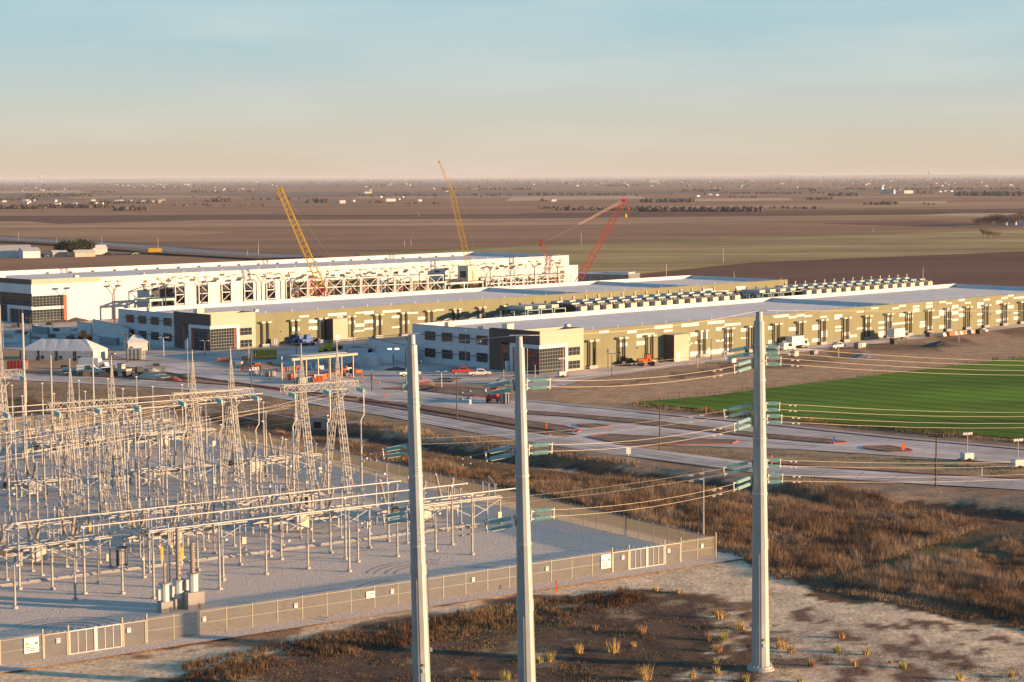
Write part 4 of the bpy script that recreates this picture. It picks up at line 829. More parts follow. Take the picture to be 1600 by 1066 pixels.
for k, (yl, yt, Yt, sag) in enumerate(((602, 680, 245, 1.6), (704, 800, 240, 1.4), (814, 915, 235, 1.2))):
    a = on_pole(1, zat(1, yl), -1, .1); tgt = AT(-60, yt, Yt)
    e = string_pair(a, (tgt - a).normalized() + Vector((0, 0, -.06)), 3.7, f'pair of green glass strings left of the middle pole, {lev[k]} level', INS); bundle(e, tgt, sag, f'conductor pair passing before the left pole at its {lev[k]} level')
    b0 = on_pole(2, zat(2, (570, 660, 752)[k]), -1, -.1); a1 = on_pole(1, zat(1, (601, 703, 806)[k]), 1, .1)
    e1 = string_pair(a1, (b0 - a1).normalized() + Vector((0, 0, -.03)), 2.9, f'pair of green glass strings right of the middle pole, {lev[k]} level', INS)
    e2 = string_pair(b0, (a1 - b0).normalized() + Vector((0, 0, -.12)), 3.1, f'nearer pair of glass strings left of the right pole, {lev[k]} level', INS); bundle(e2, e1, .45, f'nearer conductor pair between middle and right pole, {lev[k]} level')
    b1 = on_pole(2, zat(2, (549, 640, 729)[k]), -1, .5); tg = on_pole(0, zat(0, (590, 690, 792)[k]), .3, .9)
    e3 = string_pair(b1, (tg - b1).normalized() + Vector((0, 0, -.10)), 2.9, f'farther pair of glass strings left of the right pole, {lev[k]} level', INS); bundle(e3, tg, .5, f'farther conductor pair between left and right pole, {lev[k]} level')
    for j, (ya, yt) in enumerate(zip((549, 566), ((541, 554), (617, 632), (693, 711))[k])):
        yy = ((549, 566), (638, 657), (727, 750))[k][j]; a = on_pole(2, zat(2, yy), 1, .35 if j == 0 else -.2); tgt = AT(1700, yt - (8, 6, 8)[k], 262 if j == 0 else 250)
        e = string_pair(a, (tgt - a).normalized() + Vector((0, 0, -.02)), 2.7, f'{"upper" if j == 0 else "lower"} pair of glass strings right of the right pole, {lev[k]} level', INS); tgt = e + (tgt - e) * 2.6; bundle(e, tgt, 3.2, f'{"upper" if j == 0 else "lower"} conductor pair leaving the right pole rightward, {lev[k]} level')
tp = lambda i: POLES[i][0] + POLES[i][1] * (POLES[i][2] + .1)
for i, tgt, lab in ((0, AT(-60, 563, 300), 'pale static wire from the top of the left pole'), (1, AT(-60, 580, 290), 'pale static wire from the top of the middle pole'), (1, tp(2), 'thin static wire between the tops of middle and right pole'), (2, tp(2) + (AT(1700, 478, 260) - tp(2)) * 2.6, 'thin static wire leaving the top of the right pole')):
    bundle(tp(i), tgt, .6, lab, r=.04 if tgt.x < -30 else .02, single=True, damp=False, cat='wire', group='static wires on the pole tops')
for k, (p, q) in enumerate((((S(40, 73, 15.6)), S(95, 68, 12.5)), (S(33.4, 73, 15.6), S(95, 62, 12.5)), (S(9.5, 73, 15.6), S(95, 52, 11.5)), (S(10, 108, 12), S(85, 104, 11)), (S(12, 90, 11.5), S(90, 84, 10.5)))):
    bundle(p, q, .8, 'pair of thin conductors strung leftward across the switchyard', r=.017, damp=False, group='strain conductors across the switchyard')

# ================================================================ CRANES
def crane_body(r, m):
    for y in (-3, 3):
        t = MB().prism([(-4.6, 0), (-4.2, -.1), (4.2, -.1), (4.6, 0), (4.6, 1), (-4.6, 1)], 0, 1); t.v = [(v[0], v[2] * 1.2 - .6 + y, v[1] + .1) for v in t.v]; t.build('crawler_track', 'dark', r)
    MB().box(-4.8, 3.2, -1.7, 1.7, 1.3, 3.4).build('machine_house', m, r); MB().box(-6.6, -4.9, -2.2, 2.2, 1.6, 4.2).build('counterweight', 'grey', r); c = MB().box(2.0, 3.8, 1.8, 3.2, 1.4, 3.6).build('cab', m, r); MB().box(3.805, 3.82, 1.9, 3.1, 2.3, 3.4).build('windscreen', 'glass', c)
def boom(r, p, q, w0, w1, n, m, name='boom', t=.09, segs=None):
    p, q = Vector(p), Vector(q); d = (q - p).normalized(); ex = d.cross(Vector((0, 1, 0)))
    if ex.length < .1: ex = Vector((1, 0, 0))
    ex.normalize(); ey = d.cross(ex); mb = MB(); lattice(mb, p, q, w0, w1, n, t, ex, ey); return mb.build(name, m, r)
def crane(base_px, off, label, tip, depth_shift, m, parts):
    a = along(C3, base_px, off, 4); p = C3 + U * a + W_ * off; r = empty('crawler_crane', p, 0, label, 'crane', 'lattice boom crawler cranes'); crane_body(r, m); return r, p
r, p = crane(510, -24, 'yellow lattice crane with a single straight boom leaning left', None, 0, 'yellow', None)
tip = AT(437, 297, p.y - 4) - p; foot = Vector((1, 0, 2.4)); mid_ = foot.lerp(tip, .16)
boom(r, foot, mid_, .9, 2.2, 4, 'crane_red', 'boom_foot', .11); boom(r, mid_, tip, 2.4, 1.8, 18, 'yellow', 'boom', .14); boom(r, foot + Vector((-3, 0, 0)), Vector((-6, 0, 13)), .8, .8, 6, 'crane_red', 'mast', .07)
MB().bar(tip, (-6, 0, 13), .04).bar(tip + Vector((0, .6, 0)), (-6, .6, 13), .04).bar(tip + Vector((.4, 0, 0)), foot + Vector((9, 0, 6)), .035).build('pendant_rope', 'wire', r); MB().cbox(tip, (1.6, 1.6, 1.4)).build('boom_head', 'yellow', r)
r, p = crane(742, -14, 'tallest yellow lattice crane with a thin luffing jib', None, 0, 'yellow', None)
k1 = AT(707, 303, p.y) - p; tip = AT(686, 253, p.y - 3) - p; foot = Vector((0, 0, 2.5)); boom(r, foot, k1, 1.9, 1.8, 20, 'yellow', 'boom', .12); boom(r, k1, tip, 1.2, .5, 13, 'yellow', 'jib', .06); MB().bar(k1, k1 + Vector((2.6, 0, 2.2)), .12).build('jib_strut', 'yellow', r)
MB().bar(tip, k1 + Vector((2.6, 0, 2.2)), .035).bar(k1 + Vector((2.6, 0, 2.2)), foot + Vector((4, 0, 1)), .035).build('pendant_rope', 'wire', r); MB().cbox(tip, (.7, .7, .8)).build('jib_head', 'yellow', r)
r, p = crane(893, -10, 'large red lattice crane leaning right with a pale jib folded left', None, 0, 'crane_red', None)
tip = AT(975, 313, p.y) - p; foot = Vector((1.2, 0, 1.5)); boom(r, foot, tip, 2.5, 1.9, 20, 'crane_red', 'boom', .15); je = AT(904, 351, p.y - 8) - p; boom(r, tip, je, .9, .5, 16, 'cranepale', 'folded_jib', .06); MB().cbox(tip, (2.0, 1.5, 1.3)).build('boom_head', 'crane_red', r)
hk = AT(977, 341, p.y) - p; MB().bar(tip + Vector((.8, 0, 0)), hk, .04).build('hoist_rope', 'wire', r); MB().lathe([(.2, 0), (.7, .4), (.7, 1.4), (.2, 1.9)], 8, hk).build('hook_block', 'yellow', r); MB().lathe([(.15, 0), (.35, .3), (.35, 1.6), (.1, 2.0)], 8, AT(982, 331, p.y) - p).build('headache_ball', 'crane_red', r)
MB().bar(je, AT(855, 377, p.y - 12) - p, .03).build('pendant_rope', 'wire', r)
r, p = crane(873, -16, 'short dark red crane mast beside the large red crane', None, 0, 'crane_red', None)
tip = AT(845, 375, p.y) - p; foot = Vector((0, 0, 2)); k1 = foot.lerp(tip, .62); boom(r, foot, k1, 1.4, 2.0, 8, 'crane_red', 'boom', .09); boom(r, k1, tip, 2.0, .9, 5, 'crane_red', 'boom_top', .12); MB().cbox(tip - Vector((0, 0, 1.2)), (1.2, 1.2, 2.8)).build('boom_head', 'rust', r)

# ================================================================ PLANT BETWEEN THE HALLS
def make_genset():
    o = empty('generator_unit', (0, 0, 0), URZ, '', 'generator', 'generator units between the halls')
    MB().box(-2.1, 2.1, -5.5, 6, 0, .5).build('skid', 'grey', o)
    for x in (-2.2, 2.2):
        for y in (-5.9, 0, 6): MB().box(x - .12, x + .12, y - .12, y + .12, 0, 8.3).build('gantry_leg', 'galvl', o)
    MB().box(-2.3, 2.3, -5.2, 6.2, 3.8, 8.2).build('enclosure', 'dark', o)
    MB().box(-1.75, 1.0, -7.6, -5.25, 4.2, 7.7).build('intake_box', 'beige', o)
    for k in range(5): MB().box(-2.34, -2.303, -4.8 + k * 2.2, -3.2 + k * 2.2, 4.6, 7.6).build('louvre', 'black', o)
    MB().box(-2.4, 1.2, -4.2, 1.2, 8.22, 8.7).build('shade_blue_hood', 'teal', o)  # white hood given a bluish tone, its shade put into the colour
    MB().box(-1.6, 1.0, 3.0, 6.0, 8.22, 8.9).build('silencer', 'beige', o)
    st = MB().box(1.7, 2.15, 4.75, 5.25, 8.25, 9.9).build('exhaust_stack', 'grey', o); MB().box(1.62, 2.23, 4.65, 5.35, 9.9, 10.0).build('stack_cap', 'galv', st)
    for z in (3.3, 4.0): MB().box(-2.4, 2.4, -7.75, -7.67, z - .03, z + .03).build('railing', 'galvl', o)
    return o
def nth_word(i):
    one = ['first', 'second', 'third', 'fourth', 'fifth', 'sixth', 'seventh', 'eighth', 'ninth']; teen = ['tenth', 'eleventh', 'twelfth', 'thirteenth', 'fourteenth', 'fifteenth', 'sixteenth', 'seventeenth', 'eighteenth', 'nineteenth']; n = i + 1
    if n < 10: return one[n - 1]
    if n < 20: return teen[n - 10]
    t = ['twent', 'thirt', 'fort', 'fift', 'sixt', 'sevent', 'eight', 'ninet'][n // 10 - 2]
    return t + 'ieth' if n % 10 == 0 else t + 'y-' + one[n % 10 - 1]
gen = make_genset(); first = True
nth = ['first', 'second', 'third', 'fourth', 'fifth', 'sixth', 'seventh', 'eighth', 'ninth', 'tenth', 'eleventh', 'twelfth', 'thirteenth', 'fourteenth', 'fifteenth', 'sixteenth']
for (row, a0, n) in (('near', 102, 14), ('far', 216, 14)):
    for k in range(n):
        p = C1 + U * (a0 + k * 5.75) + W_ * 91; lab = f'{nth[k]} generator from the left in the {row} row beyond the nearest roof'
        if first: gen.location = p; gen['label'] = lab; first = False
        else: copy_tree(gen, None, p, None, lab)
def make_frame():
    o = empty('pipe_rack', (0, 0, 0), URZ, '', 'steel rack', 'teal steel racks beside the generators')
    for x in (-2.4, 2.4):
        for y in (-6, 0, 6): MB().box(x - .13, x + .13, y - .13, y + .13, 0, 7.6).build('column', 'teal', o)
        for z in (3.2, 5.6, 7.5): MB().box(x - .1, x + .1, -6, 6, z - .12, z + .12).build('side_beam', 'teal', o)
    for y in (-6, 6):
        for z in (3.2, 5.6, 7.5): MB().box(-2.27, 2.27, y - .1, y + .1, z - .1, z + .1).build('cross_beam', 'teal', o)
    MB().box(-2, 2, -5.5, 5.5, 3.4, 5.2).build('cable_tray', 'dark', o); MB().box(-1.5, 1.5, -4, 4, 7.65, 8.6).build('roof_unit', 'beige', o)
    return o
fr = make_frame(); first = True
for (row, a0, n) in (('near', 81, 3), ('far', 194, 4)):
    for k in range(n):
        p = C1 + U * (a0 + k * 5.75) + W_ * 91; lab = f'{nth[k]} teal steel rack left of the {row} generator row'
        if first: fr.location = p; fr['label'] = lab; first = False
        else: copy_tree(fr, None, p, None, lab)
# ---- steelwork before the farthest hall
def rack_bay(k, a, w, h, panel, label, m='white', braced=True):
    o = empty('equipment_rack', C3 + U * a + W_ * (-15), URZ, label, 'steel rack', 'white steel racks before the farthest hall')
    for x in (0, w):
        for y in (0, 10): MB().box(x - .16, x + .16, y - .16, y + .16, 0, h).build('column', m, o)
    for z in (h * .42, h * .7, h - .15): MB().box(.16, w - .16, -.14, .14, z - .16, z + .16).build('beam', m, o)
    for x in (0, w): MB().box(x - .12, x + .12, .16, 9.84, h - .3, h).build('side_beam', m, o)
    if braced:
        MB().bar((.2, -.02, h * .44), (w - .2, -.02, h - .3), .13).build('brace', m, o); MB().bar((.2, .1, h - .3), (w - .2, .1, h * .44), .13).build('brace', m, o)
    if panel:
        MB().box(w * .42, w + .1, -.4, -.2, .4, h + .3).build('white_screen', 'white', o)
        MB().bar((w * .45, -.46, h * .55), (w * .98, -.46, h * .85), .05).build('tie_rod', 'grey', o)
    MB().box(.6, w - .6, 2.5, 7.5, 1.0, h * .38).build('chiller', 'grey', o)
    for j in range(3): MB().box(.8 + j * (w - 1.2) / 3, .4 + (j + 1) * (w - 1.2) / 3, 3, 8.5, h * .46, h * .62 + (j % 2) * 1.3).build('air_handler', ('dark', 'dark', 'rust')[(k + j) % 3], o)
    for j in range(4): MB().tube((1 + j * (w - 2) / 3, 1.8, .2), (1 + j * (w - 2) / 3, 1.8, h * .8), .16, n=6).build('pipe', ('grey', 'galvl')[j % 2], o)
for k in range(5): rack_bay(k, 46.5 + k * 9.7, 8.6, 11.6, True, f'{nth[k]} steel rack from the left with a tall white screen')
for k in range(9): rack_bay(k, 96 + k * 8.3, 7.6, 11.4 - k * .12, False, f'{nth[k]} open cross braced white rack right of the white screens')
for k in range(7): rack_bay(k + 2, 193 + k * 6.9, 6.4, 8.2, False, f'{nth[k]} low white rack before the right end of the farthest hall')
for k in range(12):
    o = empty('pipe_davit', C3 + U * (193 + k * 4.0) + W_ * (-10), URZ, f'{nth[k]} white slanted davit from the left on the low racks', 'davit', 'slanted davits on the low racks'); MB().bar((0, 0, 0), (0, 0, 9.0), .12).bar((0, 0, 9.0), (2.2, 0, 12.0), .10).build('arm', 'galvl', o); MB().tube((2.2, 0, 11.9), (2.9, 0, 12.2), .22, n=6).build('head', 'dark', o)
for (a, w, lab) in ((35.5, 10, 'blue grey steel portal left of the white screens'), (170, 20, 'blue grey steel portal in the middle of the farthest hall')):
    o = empty('steel_portal', C3 + U * a + W_ * (-16), URZ, lab, 'steel portal', 'blue steel portals before the farthest hall')
    for x in (0, w / 2, w):
        for y in (0, 9): MB().box(x - .3, x + .3, y - .3, y + .3, 0, 6.4).build('column', 'teal', o)
    for y in (0, 9): MB().box(-.3, w + .3, y - .3, y + .3, 6.4, 7.2).build('beam', 'teal', o)
    for x in (0, w / 2, w): MB().box(x - .25, x + .25, .3, 8.7, 6.5, 7.1).build('cross_beam', 'teal', o)
a = along(C3, 726, -12, 9); o = empty('plant_cabin', C3 + U * a + W_ * (-14) + Vector((0, 0, 7.3)), URZ, 'tan plant cabin with a dark louvre on top of the blue portal', 'cabin'); MB().box(0, 5.5, 0, 6, 0, 5.6).build('body', 'beige', o); MB().box(-.06, -.003, 1.2, 4.6, 1.2, 3.8).build('louvre', 'dark', o); MB().box(-.2, 5.7, -.2, 6.2, 5.6, 5.85).build('roof', 'white', o)
def make_ylight(h):
    o = empty('twin_head_floodlight', (0, 0, 0), URZ, '', 'light pole', 'twin headed light poles along the farthest hall')
    MB().tube((0, 0, 0), (0, 0, h - 2.6), .24, .18, n=8).build('mast', 'brown', o)
    for x in (-2.2, 2.2):
        arm = MB().bar((0, 0, h - 2.6), (x, 0, h), .13).build('arm', 'brown', o); MB().box(x - .9, x + 1.0, -.5, .5, h, h + .55).build('lamp_head', 'tan', arm)
    return o
yl = make_ylight(14.0); first = True
for k, px in enumerate((178, 258, 315, 408, 446, 507, 558, 606, 655, 703, 766, 835, 871)):
    p = C3 + U * along(C3, px, -17, 12) + W_ * (-17) + Vector((0, 0, -.35)); lab = f'{nth[k]} twin headed brown light pole from the left along the farthest hall'
    if first: yl.location = p; yl['label'] = lab; first = False
    else: copy_tree(yl, None, p, None, lab)
# ================================================================ SITE: tents, vehicles, poles, barriers
def make_tent(p, rz, L_, D, eave, ridge, label, bays, m='tent'):
    o = empty('tent', p, rz, label, 'tent', 'white event tents')
    hx, hy = L_ / 2, D / 2; rx = hx - D * .42
    rf = MB(); n = bays
    for k in range(n):
        x0, x1 = -rx + 2 * rx * k / n, -rx + 2 * rx * (k + 1) / n; e0 = -hx if k == 0 else x0; e1 = hx if k == n - 1 else x1; xm = (x0 + x1) / 2
        for sg in (-1, 1): rf.add([(e0, sg * hy, eave), (e1, sg * hy, eave), (x1, 0, ridge), (xm, 0, ridge - .08), (x0, 0, ridge)], [(0, 1, 2, 3, 4) if sg < 0 else (4, 3, 2, 1, 0)])
    for sg, x in ((-1, -rx), (1, rx)): rf.add([(sg * hx, -hy, eave), (sg * hx, hy, eave), (x, 0, ridge)], [(0, 2, 1) if sg < 0 else (0, 1, 2)])
    rf.build('roof', m, o)
    for k in range(n):
        x0, x1 = -hx + L_ * k / n, -hx + L_ * (k + 1) / n
        for sg in (-1, 1):
            w = MB().box(x0 + .5, x1 - .5, sg * hy - .03, sg * hy + .03, 0, eave).build('side_panel', m, o)
            if sg < 0: MB().box(x0 + .9, x0 + 1.8, -hy - .06, -hy - .033, .3, 1.3).build('window', 'dark', w)
            MB().tube((x0, sg * hy, 0), (x0, sg * hy, eave), .06, n=6).build('pole', 'dark', o)
    for sg in (-1, 1): MB().box(sg * hx - .03, sg * hx + .03, -hy + .1, hy - .1, 0, eave).build('end_panel', m, o)
make_tent(G(100, 561), R(-12), 21, 9.5, 2.6, 5.4, 'long white hipped tent with dark posts on the bare lot', 4)
make_tent(G(213, 547), R(20), 6.5, 6, 2.3, 4.4, 'small white peaked tent behind the long tent', 1)
def vehicle(kind, p, rz, col, label):
    o = empty(kind, p, rz, label, {'pickup_truck': 'pickup', 'car': 'car', 'box_truck': 'truck', 'van': 'van'}[kind], 'vehicles on the site')
    if kind == 'pickup_truck':
        prof = [(-2.8, .55), (2.75, .55), (2.8, 1.05), (1.5, 1.15), (.75, 1.85), (-.75, 1.85), (-.95, 1.2), (-2.8, 1.2)]
    elif kind == 'car': prof = [(-2.2, .5), (2.2, .5), (2.25, .85), (1.2, .98), (.5, 1.48), (-1.1, 1.5), (-2.0, 1.0), (-2.25, .9)]
    elif kind == 'van': prof = [(-2.7, .5), (2.6, .5), (2.65, 1.1), (2.0, 1.3), (1.3, 2.2), (-2.7, 2.25)]
    else: prof = [(1.3, .6), (3.6, .6), (3.65, 1.4), (3.1, 1.6), (2.7, 2.6), (1.3, 2.65)]
    wd = .95 if kind != 'box_truck' else 1.1; n = len(prof)
    b = MB(); b.add([(x, -wd, z) for x, z in prof] + [(x, wd, z) for x, z in prof], [tuple(range(n)), tuple(range(2 * n - 1, n - 1, -1))] + [(i, i + n, (i + 1) % n + n, (i + 1) % n) for i in range(n)]); b.build('body', col, o)
    if kind == 'box_truck': MB().box(-4.2, 1.1, -1.2, 1.2, .95, 3.5).build('cargo_box', 'white', o)
    if kind == 'pickup_truck': MB().box(-2.6, -1.1, -.75, .75, 1.205, 1.23).build('load_bed', 'dark', o)
    for sg in (-1, 1):
        xs = (.8, -.7) if kind != 'box_truck' else (2.9, 1.6)
        MB().add([(xs[0] + .4 if kind != 'box_truck' else 2.85, sg * (wd + .012), 1.22), (xs[1], sg * (wd + .012), 1.22), (xs[1], sg * (wd + .012), 1.7 if kind == 'pickup_truck' else 1.42 if kind == 'car' else 2.0), (.55 if kind != 'box_truck' else 2.6, sg * (wd + .012), 1.7 if kind == 'pickup_truck' else 1.42 if kind == 'car' else 2.2)], [(0, 1, 2, 3)]).build('side_window', 'glass', o)
        for x in ((1.75, -1.75) if kind not in ('box_truck',) else (2.6, -2.8)):
            w = MB().tube((x, sg * (wd - .22), .38), (x, sg * (wd + .03), .38), .38, n=12).build('wheel', 'rubber', o); MB().tube((x, sg * (wd + .032), .38), (x, sg * (wd + .05), .38), .2, n=8).build('rim', 'galv', w)
        MB().box(prof[1][0] - .02, prof[1][0] + .04, sg * .55 - .18, sg * .55 + .18, .78, .95).build('headlight', 'signw', o)
    return o
for (k, px, py, rz, c, lab) in (('pickup_truck', 722, 584.5, 15, 'red', 'red pickup truck parked before the nearest hall'), ('pickup_truck', 750, 588, 10, 'white', 'white pickup truck parked right of the red pickup'), ('pickup_truck', 126, 583, -8, 'white', 'white pickup left of the truck cluster below the long tent'), ('van', 138, 584, 0, 'white', 'white van second in the cluster below the long tent'), ('box_truck', 150, 582, -10, 'white', 'white box truck in the middle of the cluster below the tent'), ('pickup_truck', 163, 585, 25, 'white', 'white pickup beside the loader below the small tent'), ('car', 178, 581, 0, 'tan', 'beige car behind the loader'), ('pickup_truck', 244, 579, 10, 'grey', 'grey pickup beyond the sand heap'), ('car', 168, 555, 40, 'dark', 'dark car right of the long tent'),
                            ('pickup_truck', 557, 552, 44, 'black', 'first black pickup from the left in the shaded yard'), ('pickup_truck', 565, 553, 44, 'black', 'second black pickup from the left in the shaded yard'), ('pickup_truck', 573, 554, 44, 'black', 'third black pickup from the left in the shaded yard'), ('box_truck', 1247, 544, 44, 'white', 'white box truck beside the nearest hall wall'), ('van', 1230, 548, 44, 'white', 'white van left of the box truck by the hall'), ('pickup_truck', 1308, 545, 40, 'white', 'white pickup on the hall apron road'), ('pickup_truck', 980, 571, 44, 'dark', 'dark pickup by the ducts of the nearest hall'), ('box_truck', 1405, 531, 44, 'grey', 'grey truck by the far part of the nearest hall'), ('pickup_truck', 110, 535, 45, 'dark', 'dark pickup in the shaded lot left of the middle hall'), ('car', 792, 600, 12, 'grey', 'grey car near the middle pole beyond the island'), ('pickup_truck', 640, 588, 20, 'white', 'white pickup at the edge of the shaded lot')):
    vehicle(k, G(px, py, .06), R(rz), c, lab)
def simple(name, label, cat, p, rz=0.0, group=None): return empty(name, p, rz, label, cat, group)
def digger(p, rz, m, label, kind='loader'):
    o = simple('wheel_loader' if kind == 'loader' else 'telehandler', label, 'machine', p, rz, 'site machines')
    MB().box(-2.4, 1.0, -1.0, 1.0, .8, 1.9).build('body', m, o); c = MB().box(-.7, .8, -.7, .7, 1.9, 3.0).build('cab', m, o); MB().box(.805, .82, -.6, .6, 2.0, 2.9).build('windscreen', 'glass', c); MB().box(-.72, .82, -.72, .72, 3.0, 3.12).build('cab_roof', 'dark', c)
    MB().bar((.6, -.5, 1.5), (3.2, -.5, 1.9), .14).bar((.6, .5, 1.5), (3.2, .5, 1.9), .14).build('lift_arm', m, o); MB().box(3.1, 4.0, -1.2, 1.2, .9, 2.0).build('bucket', 'dark', o)
    for x in (-1.7, 1.1):
        for y in (-1.1, 1.1): MB().tube((x, y - .22, .7), (x, y + .22, .7), .7, n=12).build('wheel', 'rubber', o)
digger(G(190, 588), R(150), 'tan', 'tan wheel loader below the small tent'); digger(G(513, 552), R(40), 'yellow', 'yellow wheel loader in the shaded yard'); digger(G(1011, 572), R(10), 'orange', 'orange telehandler before the nearest hall wall', 't'); digger(G(1241, 541), R(60), 'yellow', 'yellow telehandler beside the white box truck', 't'); digger(G(131, 533), R(200), 'orange', 'orange loader in the shaded lot behind the long tent'); digger(G(772, 628), R(80), 'red', 'small red machine beside the grey portable toilet', 't'); digger(G(480, 540), R(45), 'blue', 'blue lift machine second from the left along the middle hall', 't'); digger(G(466, 539), R(45), 'blue', 'blue lift machine leftmost along the middle hall', 't')
def crate(name, p, rz, d, m, label, cat, lid='grey', ribs=0, group=None):
    o = simple(name, label, cat, p, rz, group); MB().box(-d[0] / 2, d[0] / 2, -d[1] / 2, d[1] / 2, .15, d[2]).build('body', m, o); MB().box(-d[0] / 2 - .04, d[0] / 2 + .04, -d[1] / 2 - .04, d[1] / 2 + .04, d[2], d[2] + .08).build('roof', lid, o)
    for k in range(ribs): x = -d[0] / 2 + d[0] * (k + .5) / ribs; MB().box(x - .08, x + .08, -d[1] / 2 - .06, -d[1] / 2 - .003, .2, d[2] - .05).build('rib', lid if m != 'yellow' else 'black', o)
    MB().box(d[0] / 2 + .003, d[0] / 2 + .05, -d[1] * .35, d[1] * .35, .2, d[2] * .85).build('door', 'grey', o)
crate('dumpster', G(28, 578), R(-5), (4.6, 2.4, 2.3), 'red', 'red dumpster left of the truck cluster', 'dumpster', 'rust', 5); crate('site_trailer', G(212, 562), R(-10), (4.4, 2.6, 2.9), 'tan', 'tan box trailer below the small white tent', 'trailer', 'white', 4)
crate('storage_container', G(414, 561), R(8), (6.2, 2.4, 2.5), 'yellow', 'yellow container with dark ribs before the middle hall', 'container', 'yellow', 10); crate('site_cabin', G(605, 569), R(-8), (3.2, 2.4, 2.6), 'white', 'white cabin beside the white dome', 'cabin', 'white', 0); crate('storage_container', G(1238, 392 + 0), 0, (10, 5, 3), 'yellow', 'placeholder', 'container') if False else None
for (px, py, lab, m) in ((786, 631, 'grey portable toilet right of the small red machine', 'grey'), (792, 631.5, 'dark portable toilet at the road edge', 'dark'), (1225, 546, 'blue grey portable toilet by the white van', 'teal'), (430, 542, 'white portable toilet against the middle hall', 'white')): crate('portable_toilet', G(px, py), R(10), (1.2, 1.2, 2.3), m, lab, 'toilet', 'white', 2, 'portable toilets')
for row, (x0, y0, dx, dy, n) in {'left of the pale mast': (54, 519, 3.3, .6, 7), 'behind the small white tent': (159, 537, 3.9, .5, 7)}.items():
    for k in range(n): crate('portable_toilet', G(x0 + dx * k, y0 + dy * k), R(-40), (1.15, 1.15, 2.2), 'teal', f'{nth[k]} teal toilet from the left in the row {row}', 'toilet', 'galv', 0, 'rows of teal portable toilets')
# white dome
o = simple('dome_shelter', 'white domed shelter with a flat lit front', 'shelter', G(570, 573), R(-15)); mb = MB(); n = 10
arc = [(2.6 * math.cos(math.pi * k / n), 3.2 * math.sin(math.pi * k / n)) for k in range(n + 1)]
mb.add([(x, 0, z) for x, z in arc] + [(x, 6, z) for x, z in arc], [(k, k + 1, k + n + 2, k + n + 1) for k in range(n)] + [tuple(range(n, -1, -1)), tuple(range(n + 1, 2 * n + 2))]); mb.build('shell', 'tent', o); MB().box(-.8, .8, -.06, -.004, 0, 2.2).build('door', 'offwhite', o)
# canopy at the gate
cA, cB = G(460, 599), G(552, 590); d = cB - cA; o = simple('gate_canopy', 'long pale flat canopy on slim columns over the site gate', 'canopy', cA, math.atan2(d.y, d.x)); Lc = d.length
MB().box(-1, Lc + 1, -.6, .6, 5.4, 5.95).build('fascia', 'tan', o); MB().box(Lc * .15, Lc * .95, 1.2, 5.4, 5.97, 6.1).build('roof', 'offwhite', o)
for k in range(6):
    for y in ((0, 4.8) if k % 2 == 0 else (0,)): MB().box(Lc * k / 5 - .13, Lc * k / 5 + .13, y - .13, y + .13, 0, 5.39 if y == 0 else 5.96).build('column', 'tan', o)
# barriers
def make_barrier(m):
    o = empty('traffic_barrier', (0, 0, 0), 0, '', 'barrier', 'orange and white water filled barriers'); b = MB(); pr = [(-.3, 0), (.3, 0), (.3, .25), (.12, .55), (.1, 1.05), (-.1, 1.05), (-.12, .55), (-.3, .25)]
    n = 8; b.add([(-.95, y, z) for y, z in pr] + [(.95, y, z) for y, z in pr], [tuple(range(n - 1, -1, -1)), tuple(range(n, 2 * n))] + [(i, (i + 1) % n, (i + 1) % n + n, i + n) for i in range(n)]); bb = b.build('body', m, o)
    for x in (-.5, .5): MB().box(x - .15, x + .15, -.125, .125, .62, .85).build('grip', 'dark', bb)
    return o
pb = {'orange': make_barrier('orange'), 'white': make_barrier('white')}; usedb = set(); cnt = {'orange': 0, 'white': 0}
BL_ = [('orange', 345, 566), ('orange', 349, 566), ('orange', 357, 565), ('white', 370, 566), ('orange', 383, 563), ('orange', 387, 563), ('orange', 374, 574), ('orange', 400, 577), ('orange', 403, 577.5), ('white', 399, 580), ('orange', 383, 580), ('orange', 487, 592), ('white', 497, 592), ('orange', 508, 591), ('white', 520, 589), ('orange', 534, 584), ('orange', 538, 583), ('white', 545, 581), ('orange', 494, 572), ('orange', 500, 571), ('orange', 549, 573), ('orange', 458, 579), ('orange', 472, 571), ('orange', 420, 572), ('white', 413, 574), ('orange', 545, 552 + 22), ('orange', 525, 586)] + [('orange' if k % 2 else 'white', 1476 + 4.2 * k, 525.5 - .45 * k) for k in range(13)]
for c, px, py in BL_:
    p = G(px, py, .08); rz = R(random.uniform(-15, 60)) if px < 1000 else URZ; cnt[c] += 1
    lab = f'{c} traffic barrier, number {cnt[c]} counted from the left'
    if c not in usedb: usedb.add(c); q = pb[c]; q.location = p; q.rotation_euler.z = rz
    else: q = copy_tree(pb[c], None, p, rz)
    q['px'] = px
for c in pb:       # order counted from the left in the picture
    L_ = sorted([x for x in COL.objects if x.get('px') is not None and x.children and x.children[0].active_material == M[c]], key=lambda x: x['px'])
    for i, x in enumerate(L_):
        x['label'] = f'{nth_word(i)} {c} traffic barrier from the left on the site'; del x['px']
